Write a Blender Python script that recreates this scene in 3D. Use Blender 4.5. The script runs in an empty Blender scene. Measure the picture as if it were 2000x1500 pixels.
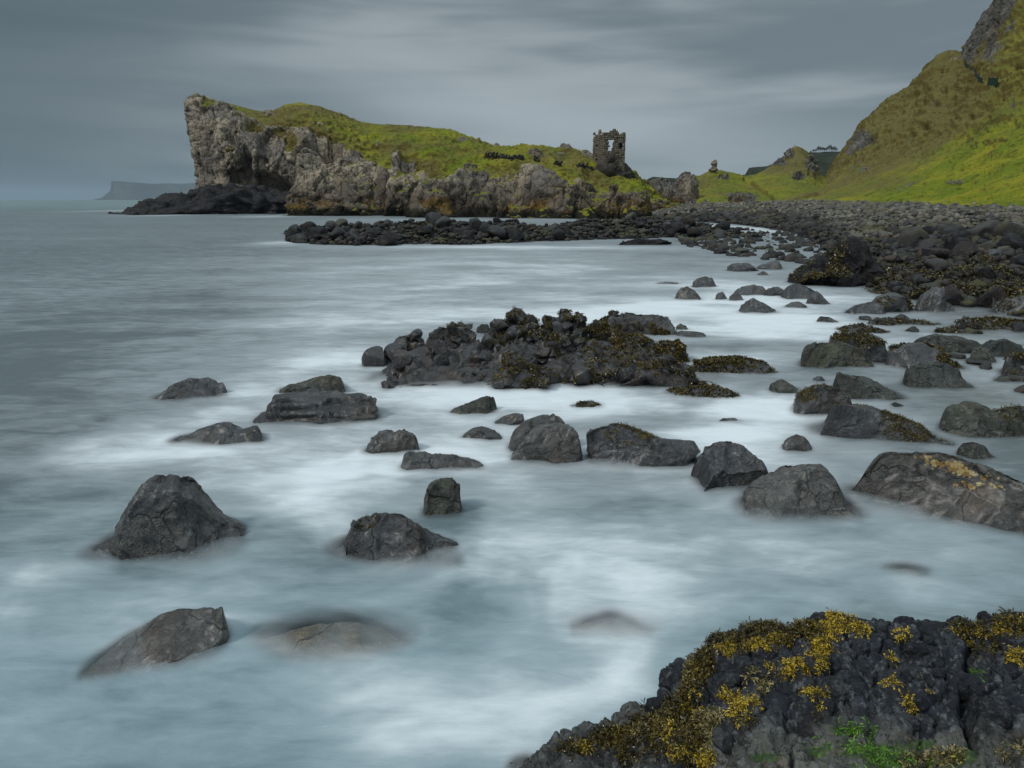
import bpy, bmesh, math, random
import numpy as np
from mathutils import Vector, Matrix
from mathutils.bvhtree import BVHTree

random.seed(7)
RNG = np.random.default_rng(11)
R = math.radians
scene = bpy.context.scene
COL = scene.collection

# ------------------------------------------------------------------ camera
CAMH = 3.0
TH = math.atan(360 / (2000 * 24 / 36))
FPX = 2000 * 24 / 36
CT, ST = math.cos(TH), math.sin(TH)
cam_d = bpy.data.cameras.new('camera')
cam = bpy.data.objects.new('camera', cam_d)
COL.objects.link(cam)
cam.location = (0, 0, CAMH)
cam.rotation_euler = (math.pi / 2 - TH, 0, 0)
cam_d.sensor_width = 36
cam_d.lens = 24
cam_d.clip_start = 0.05
cam_d.clip_end = 60000
scene.camera = cam

# ------------------------------------------------------------------ view
scene.view_settings.view_transform = 'Standard'
scene.view_settings.look = 'None'
scene.view_settings.exposure = 0.0
scene.view_settings.gamma = 1.0
scene.view_settings.use_curve_mapping = False
scene.render.engine = 'CYCLES'
scene.cycles.transparent_max_bounces = 16
scene.cycles.max_bounces = 5
scene.cycles.volume_bounces = 1

# ------------------------------------------------------------------ node helper
class NT:
    def __init__(s, tree):
        s.t = tree
        s.n = tree.nodes
        s.l = tree.links
    def new(s, typ, **kw):
        n = s.n.new(typ)
        for k, v in kw.items():
            setattr(n, k, v)
        return n
    def set(s, sock, v):
        if isinstance(v, bpy.types.NodeSocket):
            s.l.new(v, sock)
        elif v is not None:
            sock.default_value = v
    def math(s, op, a, b=None, c=None, clamp=False):
        n = s.new('ShaderNodeMath', operation=op, use_clamp=clamp)
        s.set(n.inputs[0], a)
        if b is not None: s.set(n.inputs[1], b)
        if c is not None: s.set(n.inputs[2], c)
        return n.outputs[0]
    def mapr(s, v, a, b, c=0.0, d=1.0, smooth=True):
        n = s.new('ShaderNodeMapRange')
        n.interpolation_type = 'SMOOTHSTEP' if smooth else 'LINEAR'
        s.set(n.inputs['Value'], v)
        n.inputs['From Min'].default_value = a
        n.inputs['From Max'].default_value = b
        n.inputs['To Min'].default_value = c
        n.inputs['To Max'].default_value = d
        return n.outputs[0]
    def mix(s, f, a, b, blend='MIX'):
        n = s.new('ShaderNodeMix', data_type='RGBA', blend_type=blend)
        n.clamp_factor = True
        s.set(n.inputs[0], f)
        s.set(n.inputs[6], a if isinstance(a, bpy.types.NodeSocket) else (*a, 1))
        s.set(n.inputs[7], b if isinstance(b, bpy.types.NodeSocket) else (*b, 1))
        return n.outputs[2]
    def noise(s, vec, scale, detail=4, rough=0.55, dist=0.0):
        n = s.new('ShaderNodeTexNoise')
        s.set(n.inputs['Vector'], vec)
        n.inputs['Scale'].default_value = scale
        n.inputs['Detail'].default_value = detail
        n.inputs['Roughness'].default_value = rough
        n.inputs['Distortion'].default_value = dist
        return n.outputs[0]
    def voro(s, vec, scale, feature='F1', out=0):
        n = s.new('ShaderNodeTexVoronoi', feature=feature)
        s.set(n.inputs['Vector'], vec)
        n.inputs['Scale'].default_value = scale
        return n.outputs[out]
    def mapping(s, vec, scale=(1, 1, 1), rot=(0, 0, 0), loc=(0, 0, 0)):
        n = s.new('ShaderNodeMapping')
        s.set(n.inputs['Vector'], vec)
        n.inputs['Scale'].default_value = scale
        n.inputs['Rotation'].default_value = rot
        n.inputs['Location'].default_value = loc
        return n.outputs[0]
    def attr(s, name):
        n = s.new('ShaderNodeAttribute')
        n.attribute_name = name
        return n.outputs['Fac']
    def bump(s, h, strength, dist, normal=None):
        n = s.new('ShaderNodeBump')
        n.inputs['Strength'].default_value = strength
        n.inputs['Distance'].default_value = dist
        s.set(n.inputs['Height'], h)
        if normal is not None: s.set(n.inputs['Normal'], normal)
        return n.outputs[0]

# ------------------------------------------------------------------ world: overcast sky
SUN_EL, SUN_AZ = R(43), R(240)      # azimuth clockwise from +Y: behind the camera, to the left
world = bpy.data.worlds.new('World')
scene.world = world
world.use_nodes = True
w = NT(world.node_tree)
w.n.clear()
tc = w.new('ShaderNodeTexCoord').outputs['Generated']
sx = w.new('ShaderNodeSeparateXYZ')
w.set(sx.inputs[0], tc)
X, Y, Z = sx.outputs
el = w.math('ARCSINE', w.math('MULTIPLY', Z, 0.999))
az = w.math('ARCTAN2', X, Y)
cb = w.new('ShaderNodeCombineXYZ')
w.set(cb.inputs[0], az); w.set(cb.inputs[1], el); w.set(cb.inputs[2], w.math('MULTIPLY', X, 0.4))
vv = w.mapping(cb.outputs[0], scale=(1.7, 9.5, 1), rot=(0, 0, R(9)), loc=(3.1, 0.35, 0))
n1 = w.noise(vv, 1.15, 3, 0.45, 0.3)
vv2 = w.mapping(cb.outputs[0], scale=(2.6, 24, 1), rot=(0, 0, R(11)), loc=(0.4, 1.3, 0))
n2 = w.noise(vv2, 1.5, 4, 0.5, 0.4)
cl = w.math('ADD', w.math('MULTIPLY', n1, 0.72), w.math('MULTIPLY', n2, 0.28))
cl = w.mapr(cl, 0.38, 0.62)
base = w.mix(cl, (0.160, 0.203, 0.230), (0.345, 0.392, 0.418))
# broad pale break in the cloud low over the headland and the castle
def lobe(a0, e0, ra, re, tilt=0.0):
    da = w.math('SUBTRACT', az, a0)
    de = w.math('SUBTRACT', w.math('SUBTRACT', el, e0), w.math('MULTIPLY', da, tilt))
    q = w.math('ADD', w.math('POWER', w.math('ABSOLUTE', w.math('DIVIDE', da, ra)), 2),
               w.math('POWER', w.math('ABSOLUTE', w.math('DIVIDE', de, re)), 2))
    return w.math('EXPONENT', w.math('MULTIPLY', q, -1))
lb = w.math('ADD', lobe(-0.02, 0.118, 0.27, 0.038, -0.12), w.math('MULTIPLY', lobe(0.22, 0.075, 0.30, 0.045, -0.05), 0.6))
base = w.mix(w.math('MULTIPLY', lb, 0.72), base, (0.40, 0.455, 0.49))
left = w.mapr(X, -0.62, -0.12, 1.0, 0.0)
base = w.mix(w.math('MULTIPLY', left, 0.86), base, (0.085, 0.125, 0.148))
zen = w.mapr(Z, 0.26, 1.0, 1.0, 3.0)
base = w.mix(1.0, base, (1, 1, 1), 'MULTIPLY')
bg = w.new('ShaderNodeBackground')
w.set(bg.inputs[0], base)
w.set(bg.inputs[1], w.math('MULTIPLY', zen, 1.0))
sky = w.new('ShaderNodeTexSky', sky_type='NISHITA')
sky.sun_disc = False
sky.sun_elevation = SUN_EL
sky.sun_rotation = SUN_AZ
bgs = w.new('ShaderNodeBackground')
w.set(bgs.inputs[0], sky.outputs[0])
bgs.inputs[1].default_value = 0.05
mxs = w.new('ShaderNodeMixShader')
mxs.inputs[0].default_value = 0.94
w.l.new(bgs.outputs[0], mxs.inputs[1]); w.l.new(bg.outputs[0], mxs.inputs[2])
wo = w.new('ShaderNodeOutputWorld')
w.l.new(mxs.outputs[0], wo.inputs[0])

sun_d = bpy.data.lights.new('sun', 'SUN')
sun_d.energy = 1.5
sun_d.angle = R(10)
sun_d.color = (1.0, 0.97, 0.92)
sun = bpy.data.objects.new('sun', sun_d)
COL.objects.link(sun)
sv = Vector((math.sin(SUN_AZ) * math.cos(SUN_EL), math.cos(SUN_AZ) * math.cos(SUN_EL), math.sin(SUN_EL)))
sun.rotation_euler = sv.to_track_quat('Z', 'Y').to_euler()
sun.location = sv * 50

# ------------------------------------------------------------------ geometry helpers
def ray(px, py):
    dx = (np.asarray(px, float) - 1000) / FPX
    dy = (750 - np.asarray(py, float)) / FPX
    return dx, CT + dy * ST, -ST + dy * CT
def at(px, py, Yd):
    dx, y, z = ray(px, py)
    return np.stack(np.broadcast_arrays(dx / y * Yd, Yd + 0 * dx, CAMH + z / y * Yd), -1)
def wp(px, py, z0=0.0):
    dx, y, z = ray(px, py)
    k = (z0 - CAMH) / z
    return np.stack(np.broadcast_arrays(dx * k, y * k, z0 + 0 * k), -1)
def proj(P):
    x, y, z = P[..., 0], P[..., 1], P[..., 2] - CAMH
    f = y * CT - z * ST
    u = y * ST + z * CT
    return 1000 + FPX * x / f, 750 - FPX * u / f

M32 = np.uint32(0xffffffff)
def h3(i, j, k, seed):
    with np.errstate(over='ignore'):
        a = i.astype(np.int64).astype(np.uint32) * np.uint32(374761393)
        b = j.astype(np.int64).astype(np.uint32) * np.uint32(668265263)
        c = k.astype(np.int64).astype(np.uint32) * np.uint32(2246822519)
        h = a ^ b ^ c ^ np.uint32((seed * 3266489917) & 0xffffffff)
        h = (h ^ (h >> np.uint32(15))) * np.uint32(2246822519)
        h = (h ^ (h >> np.uint32(13))) * np.uint32(3266489917)
        h = h ^ (h >> np.uint32(16))
    return h.astype(np.float64) / 4294967295.0
def vnoise(P, seed=0):
    f = np.floor(P)
    t = P - f
    t = t * t * t * (t * (t * 6 - 15) + 10)
    i, j, k = f[..., 0], f[..., 1], f[..., 2]
    r = 0
    for a in (0, 1):
        wa = t[..., 0] if a else 1 - t[..., 0]
        for b in (0, 1):
            wb = t[..., 1] if b else 1 - t[..., 1]
            for c in (0, 1):
                wc = t[..., 2] if c else 1 - t[..., 2]
                r = r + wa * wb * wc * h3(i + a, j + b, k + c, seed)
    return r * 2 - 1
ROT = np.array([[0.0, 0.8, 0.6], [-0.8, 0.36, -0.48], [-0.6, -0.48, 0.64]])
def fbm(P, octv=4, seed=0, gain=0.5):
    r = 0; a = 1.0; s = 0
    Q = P
    for o in range(octv):
        r = r + a * vnoise(Q, seed + o * 17)
        s += a
        a *= gain
        Q = (Q @ ROT) * 2.03
    return r / s
def ridged(P, octv=4, seed=0, gain=0.5):
    r = 0; a = 1.0; s = 0
    Q = P
    for o in range(octv):
        r = r + a * (1 - 2.2 * np.abs(vnoise(Q, seed + o * 17)))
        s += a
        a *= gain
        Q = (Q @ ROT) * 2.03
    return r / s
def worley(P, seed=0):
    f = np.floor(P)
    F1 = np.full(P.shape[:-1], 9.0); F2 = F1.copy(); cr = np.zeros(P.shape[:-1])
    for a in (-1, 0, 1):
        for b in (-1, 0, 1):
            for c in (-1, 0, 1):
                i, j, k = f[..., 0] + a, f[..., 1] + b, f[..., 2] + c
                px = i + h3(i, j, k, seed); py = j + h3(i, j, k, seed + 1); pz = k + h3(i, j, k, seed + 2)
                d = np.sqrt((P[..., 0] - px) ** 2 + (P[..., 1] - py) ** 2 + (P[..., 2] - pz) ** 2)
                v = h3(i, j, k, seed + 3)
                n1 = d < F1
                F2 = np.where(n1, F1, np.minimum(F2, d))
                cr = np.where(n1, v, cr)
                F1 = np.where(n1, d, F1)
    return F1, F2, cr
def sstep(x, a, b):
    t = np.clip((x - a) / (b - a), 0, 1)
    return t * t * (3 - 2 * t)

def mk_mesh(name, V, F, mats, smooth=True, attrs=None, mi=None):
    F = np.asarray(F)
    n = F.shape[1]
    me = bpy.data.meshes.new(name)
    me.vertices.add(len(V))
    me.vertices.foreach_set('co', np.asarray(V, np.float32).ravel())
    me.loops.add(F.size)
    me.loops.foreach_set('vertex_index', F.astype(np.int32).ravel())
    me.polygons.add(len(F))
    me.polygons.foreach_set('loop_start', np.arange(0, F.size, n, dtype=np.int32))
    try:
        me.polygons.foreach_set('loop_total', np.full(len(F), n, dtype=np.int32))
    except Exception:
        pass
    if smooth:
        me.polygons.foreach_set('use_smooth', np.ones(len(F), dtype=bool))
    for m in (mats if isinstance(mats, (list, tuple)) else [mats]):
        me.materials.append(m)
    if mi is not None:
        me.polygons.foreach_set('material_index', np.asarray(mi, np.int32))
    me.update(calc_edges=True)
    if attrs:
        for k, a in attrs.items():
            at_ = me.attributes.new(k, 'FLOAT', 'POINT')
            at_.data.foreach_set('value', np.asarray(a, np.float32).ravel())
    return me
def link(name, me, parent=None, loc=None, **props):
    o = bpy.data.objects.new(name, me)
    COL.objects.link(o)
    if parent is not None: o.parent = parent
    if loc is not None: o.location = loc
    for k, v in props.items():
        if v is not None: o[k] = v
    return o
def normals(V, F):
    F = np.asarray(F)
    a, b, c = V[F[:, 0]], V[F[:, 1]], V[F[:, 2]]
    if F.shape[1] == 4:
        fn = np.cross(V[F[:, 2]] - V[F[:, 0]], V[F[:, 3]] - V[F[:, 1]])
    else:
        fn = np.cross(b - a, c - a)
    N = np.zeros_like(V)
    for q in range(F.shape[1]):
        for ax in range(3):
            N[:, ax] += np.bincount(F[:, q], fn[:, ax], minlength=len(V))
    return N / (np.linalg.norm(N, axis=1, keepdims=True) + 1e-12)
def grid_faces(nr, nc):
    i = np.arange(nr - 1)[:, None] * nc + np.arange(nc - 1)[None]
    return np.stack([i, i + 1, i + nc + 1, i + nc], -1).reshape(-1, 4)
_ico = {}
def ico(sub):
    if sub not in _ico:
        bm = bmesh.new()
        bmesh.ops.create_icosphere(bm, subdivisions=sub, radius=1)
        bm.verts.ensure_lookup_table()
        V = np.array([v.co[:] for v in bm.verts])
        F = np.array([[v.index for v in f.verts] for f in bm.faces])
        bm.free()
        V /= np.linalg.norm(V, axis=1, keepdims=True)
        _ico[sub] = (V, F)
    return _ico[sub]
def catmull(A, n):
    """A (k, ...) -> n samples along axis 0"""
    k = A.shape[0]
    t = np.linspace(0, k - 1 - 1e-9, n)
    i = np.floor(t).astype(int); u = (t - i).reshape((-1,) + (1,) * (A.ndim - 1))
    P0 = A[np.clip(i - 1, 0, k - 1)]; P1 = A[i]; P2 = A[np.clip(i + 1, 0, k - 1)]; P3 = A[np.clip(i + 2, 0, k - 1)]
    return 0.5 * ((2 * P1) + (-P0 + P2) * u + (2 * P0 - 5 * P1 + 4 * P2 - P3) * u ** 2 + (-P0 + 3 * P1 - 3 * P2 + P3) * u ** 3)
def loft(ctrl, nr, nc):
    """ctrl (C, R, 3) -> grid (nr, nc, 3)"""
    A = catmull(np.asarray(ctrl, float), nc)          # (nc, R, 3)
    B = catmull(np.swapaxes(A, 0, 1), nr)             # (nr, nc, 3)
    return B
SOLID_V, SOLID_F, _off = [], [], [0]
def solid(V, F):
    """remember geometry that the water can lie over"""
    F = np.asarray(F)
    if F.shape[1] == 4:
        F = np.concatenate([F[:, [0, 1, 2]], F[:, [0, 2, 3]]])
    SOLID_V.append(np.asarray(V)); SOLID_F.append(F + _off[0]); _off[0] += len(V)

# ------------------------------------------------------------------ materials
def new_mat(name):
    m = bpy.data.materials.new(name)
    m.use_nodes = True
    t = NT(m.node_tree)
    t.n.clear()
    out = t.new('ShaderNodeOutputMaterial')
    p = t.new('ShaderNodeBsdfPrincipled')
    t.l.new(p.outputs[0], out.inputs[0])
    return m, t, p, out
def geo(t):
    g = t.new('ShaderNodeNewGeometry')
    s = t.new('ShaderNodeSeparateXYZ'); t.set(s.inputs[0], g.outputs['Position'])
    n = t.new('ShaderNodeSeparateXYZ'); t.set(n.inputs[0], g.outputs['Normal'])
    return g.outputs['Position'], s.outputs, n.outputs

def mat_basalt(name, dark, mid, pale, sc=1.0, speck=0.0, speckcol=(0.30, 0.17, 0.05), rough=0.42, spec=0.5, bump=1.0,
               lichen=None, green=0.0, cracks=0.85, brown=0.0):
    """wet dark rock; sc = features per metre multiplier"""
    m, t, p, out = new_mat(name)
    pos, P, N = geo(t)
    big = t.noise(pos, 1.6 * sc, 5, 0.6, 0.4)
    fine = t.noise(pos, 14 * sc, 6, 0.65)
    grit = t.noise(pos, 70 * sc, 3, 0.6)
    c = t.mix(t.mapr(big, 0.36, 0.64), dark, mid)
    c = t.mix(t.mapr(fine, 0.50, 0.66, 0, 0.85), c, pale)
    c = t.mix(t.mapr(grit, 0.5, 0.8, 0, 0.5), c, pale)
    blot = t.noise(t.mapping(pos, loc=(11, 5, 2)), 4.2 * sc, 5, 0.7, 0.5)
    c = t.mix(t.mapr(blot, 0.53, 0.62, 0, 0.55), c, pale)
    c = t.mix(t.mapr(blot, 0.47, 0.38, 0, 0.9), c, dark)
    dk2 = t.noise(t.mapping(pos, loc=(1, 15, 6)), 1.1 * sc, 4, 0.6, 0.4)
    c = t.mix(t.mapr(dk2, 0.52, 0.62, 0, 0.6), c, dark)
    if brown:
        bn = t.noise(t.mapping(pos, loc=(7, 3, 1)), 2.3 * sc, 5, 0.6)
        c = t.mix(t.mapr(bn, 0.48, 0.66, 0, brown), c, (0.085, 0.052, 0.024))
    if green:
        gn = t.noise(t.mapping(pos, loc=(2, 9, 4)), 1.2 * sc, 4, 0.6)
        c = t.mix(t.math('MULTIPLY', t.mapr(gn, 0.5, 0.66, 0, green), t.mapr(N[2], 0.0, 0.6)), c, (0.045, 0.055, 0.02))
    vc = t.voro(t.mapping(pos, scale=(1, 1, 0.7)), 2.2 * sc, 'DISTANCE_TO_EDGE')
    dn = t.new('ShaderNodeVectorMath', operation='ADD')
    nz = t.new('ShaderNodeTexNoise'); t.set(nz.inputs['Vector'], pos); nz.inputs['Scale'].default_value = 3 * sc
    sc_ = t.new('ShaderNodeVectorMath', operation='SCALE'); t.l.new(nz.outputs['Color'], sc_.inputs[0]); sc_.inputs['Scale'].default_value = 0.55 / sc
    t.l.new(pos, dn.inputs[0]); t.l.new(sc_.outputs[0], dn.inputs[1])
    ck = t.voro(dn.outputs[0], 1.5 * sc, 'DISTANCE_TO_EDGE')
    ckm = t.mapr(ck, 0.0, 0.022, 1, 0)
    c = t.mix(t.math('MULTIPLY', ckm, cracks), c, (0.008, 0.008, 0.009))
    if speck:
        v = t.new('ShaderNodeTexVoronoi'); t.set(v.inputs['Vector'], pos); v.inputs['Scale'].default_value = 55 * sc
        dots = t.mapr(v.outputs['Distance'], 0.16, 0.36, 1, 0)
        zone = t.mapr(t.noise(t.mapping(pos, loc=(5, 1, 8)), 1.9 * sc, 5, 0.7), 0.44, 0.62)
        c = t.mix(t.math('MULTIPLY', t.math('MULTIPLY', dots, zone), speck), c, speckcol)
        v2 = t.new('ShaderNodeTexVoronoi'); t.set(v2.inputs['Vector'], pos); v2.inputs['Scale'].default_value = 11 * sc
        pits = t.mapr(v2.outputs['Distance'], 0.10, 0.17, 1, 0)
        c = t.mix(t.math('MULTIPLY', pits, 0.8), c, (0.008, 0.007, 0.006))
    if lichen:
        a = t.attr('lichen')
        ln = t.noise(pos, 9 * sc, 6, 0.7)
        vr = t.new('ShaderNodeTexVoronoi'); t.set(vr.inputs['Vector'], pos); vr.inputs['Scale'].default_value = 26 * sc
        q_ = t.math('ADD', a, t.math('MULTIPLY', t.math('SUBTRACT', ln, 0.5), 2.6))
        lm = t.mapr(t.math('SUBTRACT', q_, t.math('MULTIPLY', vr.outputs['Distance'], 0.9)), 0.16, 0.30)
        lc = t.mix(t.mapr(fine, 0.42, 0.60), (0.30, 0.17, 0.03), (0.56, 0.47, 0.20))
        c = t.mix(lm, c, lc)
    oi = t.new('ShaderNodeObjectInfo').outputs['Random']
    tint = t.mix(oi, (0.78, 0.80, 0.84), (1.28, 1.20, 1.06))
    c = t.mix(1.0, c, tint, 'MULTIPLY')
    t.set(p.inputs['Base Color'], c)
    rn = t.mapr(t.noise(pos, 5 * sc, 3), 0.3, 0.7, rough - 0.02, rough + 0.24)
    t.set(p.inputs['Roughness'], rn)
    p.inputs['Specular IOR Level'].default_value = spec
    if spec >= .6:
        p.inputs['Coat Weight'].default_value = .45; p.inputs['Coat Roughness'].default_value = .36
    b1 = t.bump(fine, 0.95 * bump, 0.07 / sc)
    b2 = t.bump(grit, 0.8 * bump, 0.018 / sc, b1)
    b3 = t.bump(t.math('MULTIPLY', ckm, -1), 0.8 * cracks, 0.02 / sc, b2)
    t.set(p.inputs['Normal'], b3)
    return m

M = {}
M['rock_tan'] = mat_basalt('submerged_tan_basalt', (0.085, 0.078, 0.064), (0.15, 0.132, 0.10), (0.24, 0.22, 0.17), 1.0, 0.6, (0.36, 0.24, 0.10), 0.6, 0.3, brown=0.2)
M['rock_wet'] = mat_basalt('wet_basalt', (0.010, 0.012, 0.015), (0.034, 0.038, 0.045), (0.14, 0.148, 0.157), 1.0, 0.5, (0.13, 0.085, 0.035), 0.30, 0.8, brown=0.3)
M['rock_brown'] = mat_basalt('barnacled_basalt', (0.024, 0.026, 0.029), (0.066, 0.069, 0.071), (0.17, 0.175, 0.175), 1.0, 0.8, (0.24, 0.16, 0.065), 0.31, 0.8, brown=0.3)
M['rock_lichen'] = mat_basalt('lichened_basalt', (0.027, 0.028, 0.031), (0.070, 0.070, 0.070), (0.16, 0.16, 0.155), 1.0, 0.8, (0.23, 0.14, 0.05), 0.33, 0.75, brown=0.45, lichen=True)
M['rock_green'] = mat_basalt('grey_green_basalt', (0.034, 0.039, 0.037), (0.080, 0.090, 0.083), (0.16, 0.172, 0.16), 1.0, 0.25, (0.25, 0.19, 0.04), 0.5, 0.4, brown=0.2, green=0.4)
M['rock_far'] = mat_basalt('reef_basalt', (0.013, 0.013, 0.014), (0.034, 0.034, 0.034), (0.08, 0.08, 0.076), 0.35, 0, rough=0.6, spec=0.35, brown=0.4, green=0.5)
M['rock_black'] = mat_basalt('black_basalt', (0.006, 0.006, 0.008), (0.015, 0.015, 0.018), (0.050, 0.050, 0.056), 0.5, 0, rough=0.55, spec=0.35, brown=0.25)
M['knob'] = mat_basalt('knobbly_basalt', (0.015, 0.018, 0.025), (0.031, 0.037, 0.047), (0.095, 0.105, 0.12), 3.0, 0, rough=0.66, spec=0.35, bump=1.2, cracks=0.2)

M['rock_reef'] = mat_basalt('reef_top_basalt', (0.006, 0.006, 0.008), (0.016, 0.017, 0.020), (0.065, 0.068, 0.075), 1.4, 0.3, (0.13, 0.085, 0.035), 0.30, 0.75, brown=0.35)
def mat_weed(name, c0, c1, c2, rough=0.4):
    m, t, p, out = new_mat(name)
    r = t.attr('rnd'); h = t.attr('tip')
    c = t.mix(t.mapr(r, 0.2, 0.8), c0, c1)
    c = t.mix(t.mapr(t.math('MULTIPLY', h, t.math('ADD', r, 0.35)), 0.35, 1.0), c, c2)
    t.set(p.inputs['Base Color'], c)
    p.inputs['Roughness'].default_value = rough
    p.inputs['Specular IOR Level'].default_value = 0.45
    return m
M['weed'] = mat_weed('olive_seaweed', (0.012, 0.009, 0.004), (0.042, 0.031, 0.009), (0.13, 0.098, 0.016), 0.3)
M['weed_olive'] = mat_weed('yellow_olive_seaweed', (0.030, 0.022, 0.006), (0.10, 0.075, 0.012), (0.26, 0.19, 0.025), 0.35)
M['weed_gold'] = mat_weed('golden_seaweed', (0.045, 0.030, 0.006), (0.23, 0.155, 0.013), (0.66, 0.47, 0.035), 0.45)
M['weed_pale'] = mat_weed('straw_seaweed', (0.045, 0.038, 0.014), (0.16, 0.13, 0.045), (0.36, 0.30, 0.12), 0.5)
M['algae'] = mat_weed('green_algae', (0.03, 0.07, 0.008), (0.09, 0.24, 0.012), (0.22, 0.48, 0.03), 0.5)

def mat_land(name, rockA, rockB, rockD, tide_overhang=True, sc=1.0, streak=1.0):
    """cliff rock with grass where the 'grass' attribute says so"""
    m, t, p, out = new_mat(name)
    pos, P, N = geo(t)
    g = t.attr('grass')
    # rock
    n1 = t.noise(pos, 0.13 * sc, 6, 0.62, 0.5)
    n2 = t.noise(t.mapping(pos, scale=(1, 1, 0.35)), 0.75 * sc, 6, 0.68, 0.6)
    n3 = t.noise(pos, 2.6 * sc, 5, 0.7)
    c = t.mix(t.mapr(n1, 0.40, 0.62), rockA, rockB)
    c = t.mix(t.mapr(n2, 0.55, 0.68, 0, 0.8), c, rockD)
    c = t.mix(t.mapr(n3, 0.45, 0.75, 0, 0.6), c, rockB)
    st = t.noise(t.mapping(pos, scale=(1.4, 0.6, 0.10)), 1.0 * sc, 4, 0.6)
    c = t.mix(t.math('MULTIPLY', t.mapr(st, 0.55, 0.70), 0.8 * streak), c, (0.022, 0.020, 0.020))  # dark vertical streaks, strengthened to paint in shade of the overhang recesses
    bw = t.noise(t.mapping(pos, loc=(30, 0, 0)), 0.12 * sc, 4, 0.6)
    c = t.mix(t.mapr(bw, 0.52, 0.66, 0, 0.55), c, (0.11, 0.078, 0.046))
    if tide_overhang:
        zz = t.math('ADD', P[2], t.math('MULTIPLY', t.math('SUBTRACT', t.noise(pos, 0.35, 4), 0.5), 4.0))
        c = t.mix(t.mapr(zz, 8.0, 2.5, 0, .65), c, (0.100, 0.074, 0.052))  # browner rock low down, with the shade under overhangs painted in
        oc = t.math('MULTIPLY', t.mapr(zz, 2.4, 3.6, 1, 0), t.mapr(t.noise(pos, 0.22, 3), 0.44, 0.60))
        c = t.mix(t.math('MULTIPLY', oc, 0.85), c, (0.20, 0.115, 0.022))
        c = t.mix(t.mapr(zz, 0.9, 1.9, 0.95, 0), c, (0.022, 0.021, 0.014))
    v = t.new('ShaderNodeTexVoronoi', feature='DISTANCE_TO_EDGE')
    dn = t.new('ShaderNodeVectorMath', operation='ADD')
    nz = t.new('ShaderNodeTexNoise'); t.set(nz.inputs['Vector'], pos); nz.inputs['Scale'].default_value = 0.6 * sc
    s_ = t.new('ShaderNodeVectorMath', operation='SCALE'); t.l.new(nz.outputs['Color'], s_.inputs[0]); s_.inputs['Scale'].default_value = 3.0
    t.l.new(pos, dn.inputs[0]); t.l.new(s_.outputs[0], dn.inputs[1])
    t.set(v.inputs['Vector'], t.mapping(dn.outputs[0], scale=(1, 1, 1.5))); v.inputs['Scale'].default_value = 0.42 * sc
    ck = t.mapr(v.outputs[0], 0.0, 0.06, 1, 0)
    c = t.mix(t.math('MULTIPLY', ck, 0.7), c, (0.016, 0.015, 0.014))
    # grass
    gn = t.noise(pos, 0.10, 5, 0.6)
    g2 = t.noise(t.mapping(pos, scale=(1, 1, 1.6)), 1.1, 6, 0.72)
    g3 = t.noise(pos, 5.0, 3, 0.7)
    gc = t.mix(t.mapr(gn, 0.38, 0.62), (0.330, 0.315, 0.020), (0.165, 0.225, 0.013))
    lush = t.attr('lush')
    gc = t.mix(t.math('SUBTRACT', 1.0, lush), gc, (0.175, 0.150, 0.048))
    gc = t.mix(t.mapr(N[2], 0.80, 0.45, 0, 0.75), gc, (0.145, 0.105, 0.028))
    gc = t.mix(t.mapr(g2, 0.52, 0.66, 0, 0.8), gc, (0.052, 0.060, 0.010))
    g4 = t.noise(t.mapping(pos, loc=(9, 4, 2)), 0.33, 6, 0.7)
    gc = t.mix(t.mapr(g4, 0.54, 0.68, 0, 0.65), gc, (0.085, 0.085, 0.018))
    gc = t.mix(t.math('MULTIPLY', t.mapr(g2, 0.30, 0.46, 0.75, 0), t.math('ADD', 0.4, t.math('MULTIPLY', lush, 0.6))), gc, (0.38, 0.37, 0.040))
    gc = t.mix(t.mapr(g3, 0.55, 0.8, 0, 0.5), gc, (0.16, 0.125, 0.04))
    pth = t.attr('path')
    gc = t.mix(t.math('MULTIPLY', pth, 0.8), gc, (0.20, 0.155, 0.06))
    gm = t.mapr(t.math('ADD', g, t.math('MULTIPLY', t.math('SUBTRACT', t.noise(pos, 0.9, 5, 0.7), 0.5), 0.9)), 0.44, 0.56)
    c = t.mix(gm, c, gc)
    t.set(p.inputs['Base Color'], c)
    p.inputs['Roughness'].default_value = 0.9
    p.inputs['Specular IOR Level'].default_value = 0.15
    b1 = t.bump(n2, 0.9, 0.9)
    b2 = t.bump(n3, 0.8, 0.25, b1)
    b3 = t.bump(t.math('MULTIPLY', ck, -1), 0.6, 0.4, b2)
    bg1 = t.bump(g2, 0.9, 0.55)
    bg2 = t.bump(g3, 0.8, 0.14, bg1)
    mx = t.new('ShaderNodeMix', data_type='VECTOR')
    t.set(mx.inputs[0], gm); t.set(mx.inputs[4], b3); t.set(mx.inputs[5], bg2)
    t.set(p.inputs['Normal'], mx.outputs[1])
    return m
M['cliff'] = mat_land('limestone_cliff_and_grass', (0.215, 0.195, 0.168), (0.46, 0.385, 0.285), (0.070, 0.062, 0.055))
M['hill'] = mat_land('hill_grass_and_crag', (0.105, 0.10, 0.085), (0.22, 0.205, 0.175), (0.035, 0.034, 0.026), tide_overhang=False)

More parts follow.
